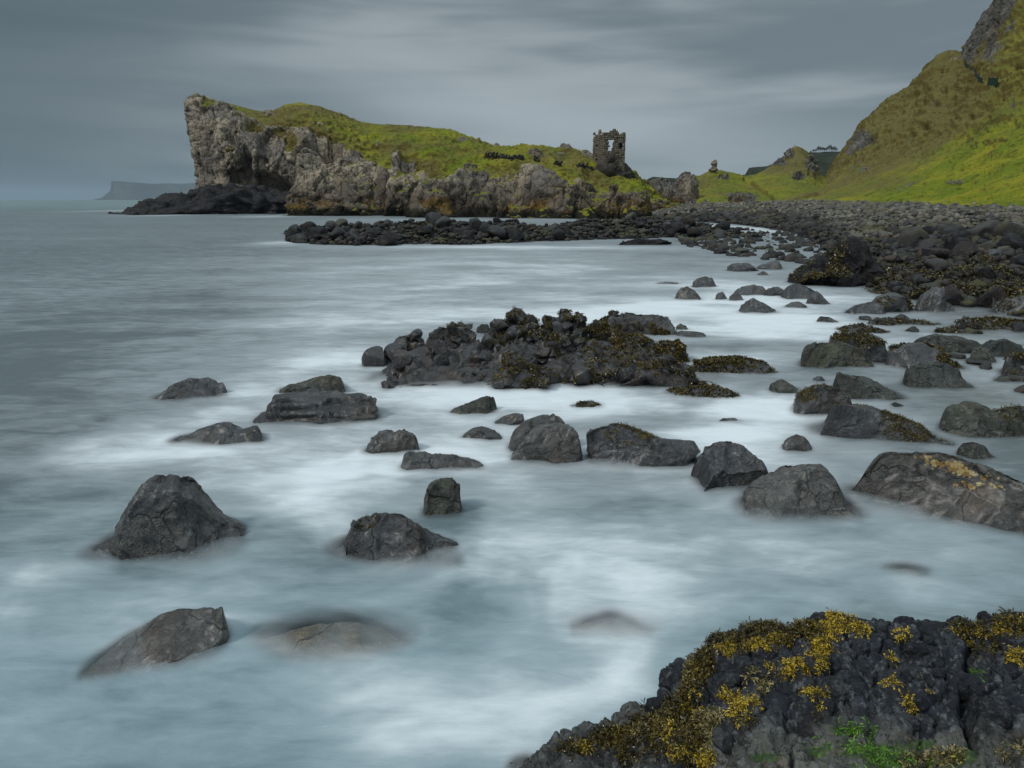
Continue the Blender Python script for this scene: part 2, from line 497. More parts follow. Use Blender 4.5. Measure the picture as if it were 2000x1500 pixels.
def mat_simple(name, cols, scale, rough=0.9, bump=0.0, spec=0.2, bd=0.05):
    m, t, p, out = new_mat(name)
    pos, P, N = geo(t)
    n = t.noise(pos, scale, 5, 0.65)
    c = t.mix(t.mapr(n, 0.38, 0.62), cols[0], cols[1])
    if len(cols) > 2:
        c = t.mix(t.mapr(t.noise(pos, scale * 4.3, 4, 0.7), 0.5, 0.75, 0, 0.8), c, cols[2])
    t.set(p.inputs['Base Color'], c)
    p.inputs['Roughness'].default_value = rough
    p.inputs['Specular IOR Level'].default_value = spec
    if bump:
        t.set(p.inputs['Normal'], t.bump(t.noise(pos, scale * 3, 5, 0.7), bump, bd))
    return m

# stones of the beach: colour varies from stone to stone, darker and browner towards the water
def mat_stones(name):
    m, t, p, out = new_mat(name)
    pos, P, N = geo(t)
    r = t.attr('rnd'); wet = t.attr('wet')
    fine = t.noise(pos, 6, 5, 0.65)
    grey = t.mix(t.mapr(r, 0.0, 1.0, smooth=False), (0.040, 0.042, 0.038), (0.185, 0.175, 0.140))
    pale = t.mapr(r, 0.93, 0.97)
    grey = t.mix(t.math('MULTIPLY', pale, 0.7), grey, (0.30, 0.275, 0.23))
    dark = t.mix(t.mapr(r, 0.0, 1.0, smooth=False), (0.005, 0.005, 0.006), (0.034, 0.032, 0.029))
    r7 = t.math('FRACT', t.math('MULTIPLY', r, 7.3))
    dark = t.mix(t.mapr(r7, 0.75, 0.85, 0, 0.8), dark, (0.062, 0.046, 0.032))
    grey = t.mix(t.mapr(r7, 0.72, 0.85, 0, 0.6), grey, (0.17, 0.125, 0.085))
    c = t.mix(wet, grey, dark)
    c = t.mix(t.mapr(fine, 0.5, 0.75, 0, 0.4), c, (0.12, 0.115, 0.10))
    gn = t.noise(pos, 0.25, 4, 0.6)
    c = t.mix(t.math('MULTIPLY', t.mapr(gn, 0.52, 0.64, 0, 0.75), t.mapr(N[2], 0.1, 0.7)), c, (0.075, 0.070, 0.016))
    t.set(p.inputs['Base Color'], c)
    p.inputs['Roughness'].default_value = 0.65
    p.inputs['Specular IOR Level'].default_value = 0.35
    t.set(p.inputs['Normal'], t.bump(fine, 0.6, 0.05))
    return m
M['stones'] = mat_stones('beach_stones')
M['beach'] = mat_simple('dark_wet_shingle', [(0.018, 0.017, 0.015), (0.045, 0.042, 0.034), (0.075, 0.072, 0.055)], 1.6, 0.8, 0.9, 0.25, 0.1)

# one boulder material whose tone changes from boulder to boulder
def mat_boulder_var(name, wetk):
    m, t, p, out = new_mat(name)
    pos, P, N = geo(t)
    oi = t.new('ShaderNodeObjectInfo').outputs['Random']
    fine = t.noise(pos, 7, 6, 0.65); big = t.noise(pos, 0.9, 4, 0.6, 0.3); grit = t.noise(pos, 30, 3)
    a = t.mix(oi, (0.013, 0.013, 0.015), (0.040, 0.037, 0.033)) if wetk else t.mix(oi, (0.030, 0.029, 0.028), (0.105, 0.098, 0.082))
    c = t.mix(t.mapr(fine, 0.5, 0.75, 0, 0.6), a, (0.085, 0.083, 0.075) if wetk else (0.17, 0.16, 0.13))
    c = t.mix(t.mapr(big, 0.55, 0.7, 0, 0.6), c, (0.055, 0.036, 0.018))
    gn = t.noise(t.mapping(pos, loc=(3, 1, 0)), 0.35, 4, 0.6)
    c = t.mix(t.math('MULTIPLY', t.mapr(gn, 0.53, 0.64, 0, 0.7), t.mapr(N[2], 0.1, 0.8)), c, (0.070, 0.075, 0.014))
    t.set(p.inputs['Base Color'], c)
    p.inputs['Roughness'].default_value = 0.5 if wetk else 0.75
    p.inputs['Specular IOR Level'].default_value = 0.45 if wetk else 0.25
    t.set(p.inputs['Normal'], t.bump(grit, 0.4, 0.02, t.bump(fine, 0.8, 0.08)))
    return m
M['boulder_wet'] = mat_boulder_var('wet_beach_boulder', True)
M['boulder_dry'] = mat_boulder_var('dry_beach_boulder', False)
M['masonry'] = mat_simple('ruin_masonry', [(0.15, 0.132, 0.105), (0.24, 0.21, 0.16), (0.075, 0.066, 0.056)], 1.1, 0.95, 0.8, 0.1, 0.12)
M['masonry_core'] = mat_simple('ruin_rubble_core', [(0.035, 0.031, 0.028), (0.075, 0.066, 0.055), (0.13, 0.12, 0.10)], 1.3, 0.95, 0.8, 0.1, 0.12)
M['far_rock'] = mat_simple('far_headland_rock', [(0.05, 0.055, 0.05), (0.09, 0.09, 0.08)], 0.004, 1.0)
M['woods'] = mat_simple('distant_woodland', [(0.022, 0.030, 0.018), (0.045, 0.055, 0.032), (0.075, 0.072, 0.045)], 0.12, 1.0, 0.8, 0.05, 2.0)
M['leaf'] = mat_simple('tree_foliage', [(0.018, 0.026, 0.012), (0.035, 0.045, 0.018)], 0.8, 0.9)
M['bark'] = mat_simple('tree_bark', [(0.03, 0.024, 0.018), (0.05, 0.042, 0.032)], 2.0, 0.9)
M['metal'] = mat_simple('galvanised_rail', [(0.20, 0.21, 0.21), (0.28, 0.29, 0.29)], 3, 0.5)
M['sign'] = mat_simple('white_sign_board', [(0.62, 0.62, 0.58), (0.72, 0.72, 0.68)], 2, 0.6)
M['net'] = mat_simple('green_netting', [(0.010, 0.030, 0.022), (0.02, 0.045, 0.03)], 3, 0.8)

# ------------------------------------------------------------------ blob rocks
def blob(sub, seed, nplanes=14, soft=0.9, lump=0.10, dmin=0.58, dmax=0.92):
    V, F = ico(sub)
    V = V.copy()
    r = np.random.default_rng(seed)
    nn = r.normal(size=(nplanes, 3)); nn /= np.linalg.norm(nn, axis=1, keepdims=True)
    dd = r.uniform(dmin, dmax, nplanes)
    for n, d in zip(nn, dd):
        q = V @ n - d
        V -= np.where(q > 0, q * soft, 0)[:, None] * n
    N = V / np.linalg.norm(V, axis=1, keepdims=True)
    V = V + N * (fbm(V * 1.3 + seed, 3, seed) * lump * 1.6)[:, None]
    if sub >= 4:
        V = V + N * (fbm(V * 5 + seed, 3, seed + 5) * lump * 0.35)[:, None]
    return V, F
def hero_shape(outline, basey, depth, seed, sub=5, z0=0.0, nplanes=12, lump=0.06, rough=0.013, sink=0.0, flare=0.25, Yc=None, strata=0.0, soft=0.98, dmin=.5, cone=0.10, chunk=None, taper=True, ends=None, bend=.4):
    """rock whose skyline follows the outline (photo pixels turned into metres at the rock's own distance)"""
    o = np.array(sorted(outline), float)
    x0, x1 = o[0, 0], o[-1, 0]
    pc = wp((x0 + x1) / 2, basey, z0)
    Yf = pc[1]
    W0 = (at(x1, basey, Yf)[0] - at(x0, basey, Yf)[0])
    if depth < 0: depth = -depth * W0
    if Yc is None: Yc = Yf + depth * 0.5
    W = at(x1, basey, Yc)[0] - at(x0, basey, Yc)[0]
    xc = (at(x1, basey, Yc)[0] + at(x0, basey, Yc)[0]) / 2
    ytop = o[:, 1].min()
    H = max(at(xc, ytop, Yc)[2] - z0, 0.05)
    V, F = blob(sub, seed, nplanes, soft, lump, dmin)
    mid_ = np.abs(V[:, 2]) < .25
    V[:, 0] -= (V[mid_, 0].max() + V[mid_, 0].min()) / 2; V[:, 1] -= (V[mid_, 1].max() + V[mid_, 1].min()) / 2
    fb_ = .8 * flare
    V[:, 0] *= W / 2 / V[mid_, 0].max() / (1 + fb_) * 1.02; V[:, 1] *= depth / 2 / V[mid_, 1].max() / (1 + fb_)
    V[:, 2] /= max(V[:, 2].max(), .3)
    up = V[:, 2] > 0
    V[:, 2] *= np.where(up, H, max(0.35, 0.6 * H))
    hu = np.clip(V[:, 2] / H, 0, 1.2); hd = np.clip(-V[:, 2] / max(0.35, .6 * H), 0, 1)
    rr_ = np.hypot(V[:, 0] / (W / 2), V[:, 1] / (depth / 2)) * (1 + fb_) + 1e-6
    low = (1 + fb_ + flare * .40 * np.clip(hd / .75, 0, 1)) * np.sqrt(np.clip(1 - np.clip((hd - .75) / .25, 0, 1) ** 2, 0.0004, 1)) / np.maximum(rr_, .02)
    k_ = sstep(hd, 0.0, 0.30)
    fl = np.where(V[:, 2] > 0, (1 - cone * hu) * (1 + fb_ * (1 - hu.clip(0, 1)) ** 2.2), (1 + fb_) * (1 - k_) + k_ * np.where(rr_ > .02, low * np.minimum(1, 1), 1))
    V[:, 0] *= fl; V[:, 1] *= fl
    V[:, 1] -= bend * depth / 2 * np.clip(np.abs(V[:, 0]) / (W / 2), 0, 1.3) ** 2
    if ends:                   # left and right end of the waterline, so that the rock lies slantwise
        a_, b_ = wp(x0, ends[0], z0), wp(x1, ends[1], z0)
        V[:, 1] += np.clip(V[:, 0] / (W / 2), -1.5, 1.5) * (b_[1] - a_[1]) / 2
    V += np.array([xc, Yc, z0])
    tx, ty = o[:, 0], o[:, 1]
    nb = 36
    for it in range(5):
        px, py = proj(V)
        u = (px - x0) / (x1 - x0)
        b = np.clip((u * nb).astype(int), 0, nb - 1)
        sel = (V[:, 2] > z0 + .04 * H) & (u >= .02) & (u <= .98)
        s = np.full(nb, np.nan)
        for k in range(nb):
            w_ = np.where(sel & (b == k))[0]
            if len(w_) < 2: continue
            j = w_[np.argmin(py[w_])]
            tp = np.interp(px[j], tx, ty)
            if taper:
                yb_ = proj(np.array([V[j, 0], V[j, 1], z0]))[1]
                e_ = min(u[j], 1 - u[j]) / .045
                if e_ < 1: tp = max(tp, yb_ + (tp - yb_) * (math.sin(e_ * math.pi / 2)))
                tp = min(tp, yb_ - 0.13 * max(yb_ - ytop, 0) * min(1, e_))
            zt = at(px[j], tp, V[j, 1])[2] - z0
            s[k] = np.clip(zt / max(V[j, 2] - z0, 0.06 * H), 0.5, 1.6)
        ok = ~np.isnan(s)
        if ok.sum() < 3: break
        s = np.interp(np.arange(nb), np.where(ok)[0], s[ok])
        s = np.convolve(np.pad(s, 2, 'edge'), [0.1, 0.22, 0.36, 0.22, 0.1], 'valid')
        f = np.interp(u * nb - 0.5, np.arange(nb), s)
        V[:, 2] = np.where(V[:, 2] > z0, z0 + (V[:, 2] - z0) * f, V[:, 2])
    N = normals(V, F)
    sz = min(W, 3 * H)
    V = V + N * (rough * sz * fbm(V * (6 / sz), 4, seed + 9))[:, None]
    V = V + N * (rough * 0.5 * sz * ridged(V * (14 / sz), 3, seed + 19))[:, None]
    if chunk:
        cs, ca = chunk
        f1, f2, c_ = worley(V / cs + fbm(V / cs * 1.3, 2, seed + 4)[:, None] * .5, seed + 31)
        V = V + N * (ca * (2 * (c_ - .5) - .9 * sstep(f2 - f1, .14, 0)))[:, None]
        f1, f2, c_ = worley(V / (cs * .38), seed + 41)
        V = V + N * (.35 * ca * (2 * (c_ - .5) - .9 * sstep(f2 - f1, .14, 0)))[:, None]
    if strata:
        V = V + N * (strata * np.sin(V[:, 2:3] * 2 * np.pi / (0.33 * H) + 2 * fbm(V * (3 / sz), 2, seed)[:, None]))
    V[:, 2] += sink
    return V, F

ROCKS = {}
def hero(label, outline, basey, depth=-0.75, seed=1, mat='rock_wet', name='boulder', category='boulder', parent=None, group=None, lich=None, **kw):
    if 'chunk' not in kw and 'strata' not in kw:
        wpx = max(a for a, b in outline) - min(a for a, b in outline)
        ww = wpx / FPX * max(2.5, float(wp(0, basey)[1]))
        kw['chunk'] = (max(.3, .55 * ww), .012 * min(ww, 2.2))
    V, F = hero_shape(outline, basey, depth, seed, **kw)
    solid(V, F)
    c = np.array([V[:, 0].mean(), V[:, 1].mean(), 0.0])
    attrs = None
    if lich is not None:
        px, py = proj(V)
        attrs = {'lichen': lich(px, py)}
    if parent is None:
        o = link(name, mk_mesh(name, V - c, F, M[mat], attrs=attrs), loc=c, label=label, category=category, group=group)
    else:
        o = link(name, mk_mesh(name, V - np.array(parent.location), F, M[mat], attrs=attrs), parent=parent)
    return o, V, F

# ------------------------------------------------------------------ seaweed tufts
def frond_template(seed, n=12, branches=2, L=1.0, wid=0.10, spread=0.9, droop=0.5):
    r = random.Random(seed)
    V, F, T = [], [], []
    def ribbon(p, d, l, w_, t0, t1, seg=2):
        side = d.cross(Vector((r.uniform(-1, 1), r.uniform(-1, 1), r.uniform(-.3, 1)))).normalized()
        b = len(V)
        for k in range(seg + 1):
            u = k / seg
            V.append(p - side * w_ * (0.6 + 0.5 * u)); V.append(p + side * w_ * (0.6 + 0.5 * u))
            T.extend([t0 + (t1 - t0) * u] * 2)
            if k < seg:
                d = (d + Vector((r.uniform(-.3, .3), r.uniform(-.3, .3), -droop / seg * r.uniform(.3, 1.4)))).normalized()
                p = p + d * (l / seg)
                F.append((b + 2 * k, b + 2 * k + 1, b + 2 * k + 3, b + 2 * k + 2))
        return p, d
    for i in range(n):
        a = r.uniform(0, 2 * math.pi); q = r.uniform(0.1, spread)
        d = Vector((math.cos(a) * q, math.sin(a) * q, 0.75)).normalized()
        l = L * r.uniform(0.5, 1.0)
        p = Vector((math.cos(a), math.sin(a), 0)) * r.uniform(0, 0.35) * L
        p, d2 = ribbon(p, d, l * 0.5, wid * 0.7, 0.0, 0.5)
        if branches:
            for s in (-1, 1):
                d3 = (d2 + Vector((r.uniform(-.7, .7), r.uniform(-.7, .7), r.uniform(-.2, .3)))).normalized()
                ribbon(p, d3, l * 0.45, wid, 0.55, 1.0, 2 if branches > 1 else 1)
        else:
            ribbon(p, d2, l * 0.5, wid, 0.5, 1.0, 1)
    return np.array([v[:] for v in V]), np.array(F), np.array(T)
T_NEAR = [frond_template(k, 15, 2, 1.0, 0.050, 1.1, 0.95) for k in range(4)]
T_MID = [frond_template(20 + k, 9, 1, 1.0, 0.13, 1.2, 0.8) for k in range(4)]
T_FAR = [frond_template(40 + k, 6, 0, 1.0, 0.20, 1.4, 0.9) for k in range(4)]
T_HAIR = [frond_template(60 + k, 12, 0, 1.0, 0.035, 1.6, 1.3) for k in range(4)]
def tufts(P, N, size, templates, rng=RNG):
    """copies of the templates on points P with normals N, joined into arrays"""
    P = np.asarray(P); n = len(P)
    size = np.broadcast_to(size, n)
    which = rng.integers(0, len(templates), n)
    Vs, Fs, Ts, Rs = [], [], [], []
    off = 0
    up = N + rng.normal(0, 0.25, (n, 3)); up[:, 2] += 0.25
    up /= np.linalg.norm(up, axis=1, keepdims=True)
    a = rng.normal(size=(n, 3))
    u = np.cross(up, a); u /= np.linalg.norm(u, axis=1, keepdims=True)
    v = np.cross(up, u)
    rn = rng.uniform(0, 1, n)
    for k, (TV, TF, TT) in enumerate(templates):
        id_ = np.where(which == k)[0]
        if not len(id_): continue
        B = np.stack([u[id_], v[id_], up[id_]], 1)           # (m,3,3)
        W_ = np.einsum('vi,mij->mvj', TV, B) * size[id_][:, None, None] + P[id_][:, None, :]
        m = len(TV)
        Vs.append(W_.reshape(-1, 3))
        Fs.append((TF[None] + (np.arange(len(id_)) * m)[:, None, None]).reshape(-1, 4) + off)
        Ts.append(np.tile(TT, len(id_)))
        Rs.append(np.clip(np.repeat(rn[id_], m) + rng.normal(0, 0.12, len(id_) * m), 0, 1))
        off += len(id_) * m
    return np.concatenate(Vs), np.concatenate(Fs), np.concatenate(Ts), np.concatenate(Rs)
def weed_on(parent, V, F, cond, count, size, templates, mat, name='seaweed', seed=1, bv=None):
    rng = np.random.default_rng(seed)
    N = normals(V, F)
    px, py = proj(V)
    c = cond(V, N, px, py)
    w_ = np.where(c > 0)[0]
    if not len(w_): return None
    pr = c[w_] / c[w_].sum()
    id_ = rng.choice(w_, count, replace=count > len(w_), p=pr)
    if bv is not None:         # only where the growth lies on the open surface, not inside the heap
        ok_ = []
        for q_ in rng.choice(w_, int(count * 3.2), p=pr):
            p0 = Vector(V[q_]) + Vector(N[q_]) * .012
            dv = Vector((0.0, -2.0, 5.0)) if p0.y > 6 else Vector((0, 0, CAMH)) - p0
            if bv.ray_cast(p0 + dv.normalized() * .01, dv.normalized(), dv.length)[0] is None:
                ok_.append(q_)
                if len(ok_) >= count: break
        id_ = np.array(ok_); count = len(id_)
    P = V[id_] + rng.normal(0, 0.25 * size, (count, 3)) * np.array([1, 1, 0.2]) - N[id_] * size * 0.1
    TV, TF, TT, TR = tufts(P, N[id_], size * rng.uniform(0.6, 1.3, count), templates, rng)
    loc = np.array(parent.location) if parent is not None else np.zeros(3)
    me = mk_mesh(name, TV - loc, TF, M[mat], smooth=False, attrs={'tip': TT, 'rnd': TR})
    return link(name, me, parent=parent, kind='stuff')

# ================================================================== THE LAND
def land(name, ctrl, nr, nc, disp, mat, grassfn, props):
    P = loft(ctrl, nr, nc)
    Fq = grid_faces(nr, nc)
    V = P.reshape(-1, 3)
    N0 = normals(V, Fq)
    if N0[:, 2].mean() < 0:
        Fq = Fq[:, ::-1]; N0 = -N0
    uu, vv_ = np.meshgrid(np.linspace(0, 1, nc), np.linspace(0, 1, nr))
    g, lush, path = grassfn(V, N0, uu.ravel(), vv_.ravel())
    V2 = disp(V, N0, np.clip(g, 0, 1))
    solid(V2, Fq)
    o = link(name, mk_mesh(name, V2, Fq, M[mat], attrs={'grass': g, 'lush': lush, 'path': path}), **props)
    return o, V2, Fq, V

def pts(rows, ridge=None):
    r = [at(a, b, c) for a, b, c in rows]
    if ridge is not None:      # hold the crest so that the curve does not overshoot it
        a, b, c = rows[ridge]
        r.insert(ridge + 1, at(a, b + 0.6, c + 5)); r.insert(ridge + 2, at(a, b + 6, c + 12))
    return r

# --- headland: sea cliff on the left running down in grass towards the castle
HA = [
 [(402,378,218),(396,345,218),(386,300,220),(378,250,222),(376,215,224),(379,198,226),(384,192,230),(400,205,250),(400,330,262),(400,420,265)],
 [(400,378,182),(393,340,182),(383,295,181),(376,245,181),(375,208,184),(378,196,187),(387,189,195),(400,200,235),(402,330,255),(402,420,258)],
 [(428,380,163),(429,338,165),(428,292,166),(425,250,168),(421,226,171),(415,210,177),(408,199,188),(412,205,232),(412,330,250),(412,420,253)],
 [(470,384,163),(468,348,166),(470,302,165),(470,262,169),(470,243,172),(465,226,178),(457,211,188),(458,215,230),(458,330,246),(458,420,249)],
 [(520,390,162),(518,352,166),(520,310,165),(520,266,169),(522,248,172),(520,232,180),(519,222,188),(520,226,228),(520,330,244),(520,420,247)],
 [(560,392,160),(560,352,163),(560,302,163),(560,258,167),(560,240,169),(564,222,176),(566,207,187),(566,212,228),(566,330,244),(566,420,247)],
 [(610,392,156),(610,348,159),(608,302,161),(606,266,165),(606,248,168),(610,225,176),(612,208,187),(612,213,226),(612,330,242),(612,420,245)],
 [(655,392,153),(655,348,156),(652,306,159),(652,276,162),(656,256,166),(656,236,176),(657,223,187),(657,230,225),(657,330,240),(657,420,243)],
 [(700,388,150),(700,345,153),(698,316,156),(700,296,160),(704,274,166),(706,254,176),(706,240,187),(706,246,224),(706,330,238),(706,420,241)],
 [(765,386,148),(764,340,151),(763,316,156),(764,298,160),(767,278,166),(771,258,176),(776,246,186),(776,250,222),(776,330,236),(776,420,239)],
 [(840,382,146),(840,345,149),(841,322,153),(842,305,158),(844,286,165),(848,266,174),(852,252,184),(852,256,218),(852,330,230),(852,420,233)],
 [(900,380,143),(900,345,147),(901,326,151),(901,310,156),(902,296,162),(907,278,172),(913,267,179),(913,272,210),(913,330,224),(913,420,227)],
 [(965,380,140),(964,345,145),(964,328,149),(963,314,154),(963,304,160),(965,293,168),(967,286,175),(967,290,205),(967,340,218),(967,420,221)],
 [(1040,378,138),(1040,344,143),(1040,330,148),(1040,317,154),(1040,306,160),(1040,297,166),(1040,288,172),(1040,292,202),(1040,340,214),(1040,420,217)],
 [(1110,380,136),(1110,350,142),(1110,336,147),(1110,322,153),(1110,310,159),(1110,301,164),(1110,293,169),(1110,297,196),(1110,345,208),(1110,420,211)],
 [(1165,384,134),(1165,360,139),(1165,346,144),(1165,333,149),(1165,321,155),(1164,313,160),(1163,307,164),(1163,312,188),(1163,350,200),(1163,420,203)],
 [(1215,388,131),(1215,374,136),(1215,362,141),(1215,353,146),(1216,345,151),(1218,339,155),(1220,334,159),(1221,340,178),(1222,370,190),(1222,425,193)],
 [(1255,398,128),(1255,388,132),(1255,378,136),(1254,369,141),(1254,361,146),(1254,354,150),(1254,348,154),(1256,354,170),(1258,385,180),(1258,428,183)],
 [(1285,424,124),(1284,410,128),(1282,400,132),(1281,392,137),(1280,384,142),(1280,378,146),(1280,371,150),(1284,380,165),(1288,405,172),(1288,432,175)],
 [(1310,440,124),(1310,432,128),(1310,426,132),(1309,420,137),(1308,414,142),(1307,410,146),(1306,405,150),(1308,412,162),(1310,424,168),(1310,440,170)],
]
def head_grass(V, N, u, v):
    px, py = proj(V)
    # the rock gives way to turf above a wandering line
    lx = [370, 385, 410, 440, 465, 500, 535, 560, 600, 640, 670, 700, 760, 840, 1000, 1300]
    ly = [186, 196, 210, 216, 228, 232, 238, 238, 246, 262, 280, 304, 330, 350, 380, 440]
    line = np.interp(px, lx, ly) + 6
    nz_ = fbm(V / 7.0, 4, 3)
    g = 0.5 + (line - py) / 20.0 + nz_ * 1.15
    # green ledges on the face
    for (a, b, ra, rb, s) in [(495, 258, 20, 12, 1.1), (570, 285, 20, 26, 1.15), (450, 294, 14, 6, 0.9), (548, 262, 16, 10, .8), (600, 268, 12, 20, 0.5)]:
        g = np.maximum(g, s * np.exp(-((px - a) / ra) ** 2 - ((py - b) / rb) ** 2) + nz_ * 0.5)
    # bare outcrops in the turf
    for (a, b, ra, rb) in [(800, 318, 24, 14), (735, 282, 9, 7), (880, 297, 22, 9), (915, 287, 22, 8), (935, 290, 26, 9), (860, 306, 8, 6), (1225, 372, 7, 5), (1270, 385, 16, 18), (1285, 400, 18, 16), (1240, 352, 8, 6)]:
        g = g - 1.7 * np.exp(-((px - a) / ra) ** 2 - ((py - b) / rb) ** 2)
    g = g - 1.3 * sstep(fbm(V / 5.0, 4, 91) + .25 * (1 - N[:, 2]), .30, .42)
    lush = np.clip(0.34 + fbm(V / 9.0, 3, 9) * 1.1 + sstep(px, 650, 760) * 0.2 - sstep(py, 330, 250) * 0.1, 0, 1)
    path = 0.8 * np.exp(-((px - 1125) / 30) ** 2 - ((py - 317) / 3.5) ** 2)
    return g, lush, path
def head_disp(V, N, g):
    rk = 1 - sstep(g, 0.3, 0.8)
    F1, F2, cr = worley(V / np.array([6.0, 7.0, 12.0]) + fbm(V / 7, 3, 2)[:, None] * 0.6, 5)
    F1b, F2b, crb = worley(V / np.array([1.7, 2.0, 1.5]) + fbm(V / 2, 2, 3)[:, None] * 0.6, 8)
    d = rk * (2.5 * (cr - 0.5) - 0.8 * sstep(F2 - F1, 0.08, 0.0) + 0.55 * (crb - 0.5) - 0.25 * sstep(F2b - F1b, 0.10, 0) + 1.1 * ridged(V / np.array([7, 7, 16.0]), 3, 21) + 0.24 * ridged(V / np.array([1.8, 1.8, .8]), 3, 22))
    rg_ = .35 + .65 * sstep(np.abs(V[:, 1] - 186), 2, 12)
    d += (1 - rk) * (rg_ * (1.5 * fbm(V / 9.0, 3, 30) + 1.2 * ridged(V / 6.0, 4, 31)) - .5 + 0.50 * ridged(V / 1.5, 3, 33))
    px, py = proj(V)
    # undercut hollows of the sea cliff
    for (a, b, ra, rb, dp) in [(480, 316, 12, 22, 5.5), (462, 347, 32, 14, 5.0), (640, 300, 30, 15, 3.5), (620, 322, 8, 14, 3.0), (530, 362, 34, 12, 5), (800, 322, 16, 10, 5)]:
        d -= dp * np.exp(-((px - a) / ra) ** 2 - ((py - b) / rb) ** 2)
    damp = 1 - 0.75 * sstep(V[:, 1], 190, 215)
    return V + N * (d * damp)[:, None]
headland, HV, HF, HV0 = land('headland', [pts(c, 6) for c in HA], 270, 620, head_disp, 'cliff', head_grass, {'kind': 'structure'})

# --- low limestone buttresses below the turf
M['buttress'] = M['cliff']
def buttress(outline, basey, depth, seed, grass=0.0, **kw):
    V, F = hero_shape(outline, basey, depth, seed, sub=6, nplanes=22, lump=0.10, rough=0.030, flare=0.10, soft=0.8, dmin=.5, **kw)
    N = normals(V, F)
    F1, F2, cr = worley(V / np.array([5.2, 5.2, 4.4]) + fbm(V / 3, 2, 3)[:, None] * .5, seed)
    V = V + N * (1.0 * (cr - .5) - 0.55 * sstep(F2 - F1, 0.10, 0.0) + 0.5 * ridged(V / np.array([3.5, 3.5, 2.4]), 3, seed))[:, None]
    V = V + N * (0.09 * ridged(V / 0.7, 3, seed))[:, None]
    solid(V, F)
    N = normals(V, F)
    g = 0.2 + (N[:, 2] - 0.6) * 1.6 + grass + 0.5 * fbm(V / 4, 3, 3) + sstep(V[:, 1], V[:, 1].mean(), V[:, 1].max()) * 0.5
    loc = np.array([V[:, 0].mean(), V[:, 1].mean(), 0])
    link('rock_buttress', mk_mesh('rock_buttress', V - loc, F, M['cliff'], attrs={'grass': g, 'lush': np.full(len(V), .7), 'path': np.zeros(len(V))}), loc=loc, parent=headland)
buttress([(622,372),(640,342),(665,330),(690,324),(718,318),(740,324),(756,340),(770,366),(776,390)], 421, 17, 101)
buttress([(560,405),(600,398),(640,392),(690,400),(735,410)], 422, 9, 108, grass=-0.3)
buttress([(757,385),(764,350),(790,342),(812,348),(828,340),(850,352),(870,380)], 423, 13, 102, grass=-.1)
buttress([(808,362),(835,350),(880,340),(905,330),(945,330),(985,345),(1005,372),(1012,400)], 425, 17, 103)
buttress([(728,400),(742,384),(757,392),(762,410)], 422, 3.5, 109, grass=-0.5, Yc=139)
buttress([(975,390),(1000,355),(1022,330),(1045,324),(1072,328),(1098,346),(1125,372),(1135,400)], 427, 18, 104, grass=.1)
buttress([(1080,385),(1100,352),(1125,350),(1150,362),(1165,382)], 428, 11, 105, Yc=126)
buttress([(1120,395),(1150,376),(1175,368),(1200,372),(1222,382),(1236,398)], 429, 12, 106)
buttress([(1215,400),(1228,378),(1248,374),(1262,388),(1268,410)], 430, 9, 107)
buttress([(1255,412),(1275,396),(1300,392),(1322,402),(1330,416)], 424, 8, 110, Yc=128)
buttress([(560,385),(600,372),(640,368),(660,385)], 405, 9, 111, grass=-.4, Yc=155)
# crags along the skyline
def crag(outline, basey, depth, seed, Yc, z0, grass=-0.2, parent=headland, mat='cliff', label=None):
    V, F = hero_shape(outline, basey, depth, seed, sub=5, Yc=Yc, z0=z0, rough=0.05, lump=.14, nplanes=18, soft=0.9)
    N = normals(V, F)
    g = 0.1 + (N[:, 2] - 0.6) * 1.2 + grass + 0.4 * fbm(V / 2, 3, 3)
    loc = np.array([V[:, 0].mean(), V[:, 1].mean(), z0])
    return link('crag', mk_mesh('crag', V - loc, F, M[mat], attrs={'grass': g, 'lush': np.full(len(V), .6), 'path': np.zeros(len(V))}), loc=loc, parent=parent)
def zat(px, py, Yd): return float(at(px, py, Yd)[2])
crag([(960,292),(966,280),(971,278),(978,286),(984,292)], 292, 3, 121, 176, zat(970, 294, 176))
crag([(1092,292),(1096,282),(1101,279),(1106,284),(1111,280),(1120,290),(1132,294)], 296, 3.5, 122, 170, zat(1110, 297, 170))
crag([(770,250),(776,245),(785,246),(790,252)], 252, 3, 123, 186, zat(780, 252, 186))
crag([(895,272),(903,266),(915,272),(930,280),(950,288),(975,294)], 294, 8, 124, 178, zat(930, 294, 178))
crag([(1028,300),(1034,291),(1050,290),(1062,300)], 303, 3, 125, 162, zat(1045, 303, 162))
crag([(1130,296),(1140,292),(1150,294),(1160,306)], 308, 5, 126, 163, zat(1147, 309, 163))

# --- black basalt platform at the foot of the sea cliff
V, F = hero_shape([(252,413),(268,404),(295,392),(320,384),(342,377),(352,376),(362,383),(372,381),(388,372),(410,364),(440,361),(480,366),(520,370),(560,380),(610,388),(650,396),(680,412)],
                  420, 40, 131, sub=6, Yc=163, nplanes=26, lump=0.10, rough=0.010, flare=0.12, soft=0.85, dmin=.5)
N_ = normals(V, F)
F1, F2, cr = worley(V / np.array([4.5, 4.5, 2.2]) + fbm(V / 4, 2, 3)[:, None] * .8, 77)
F1b, F2b, crb = worley(V / np.array([1.6, 1.6, .8]), 78)
V = V + N_ * (1.1 * (cr - .5) - 0.8 * sstep(F2 - F1, 0.12, 0) + 0.55 * ridged(V / 1.5, 4, 5) + 0.8 * (crb - .5))[:, None]
solid(V, F)
loc = np.array([V[:, 0].mean(), V[:, 1].mean(), 0])
link('rock_platform', mk_mesh('rock_platform', V - loc, F, M['rock_black']), loc=loc, parent=headland)

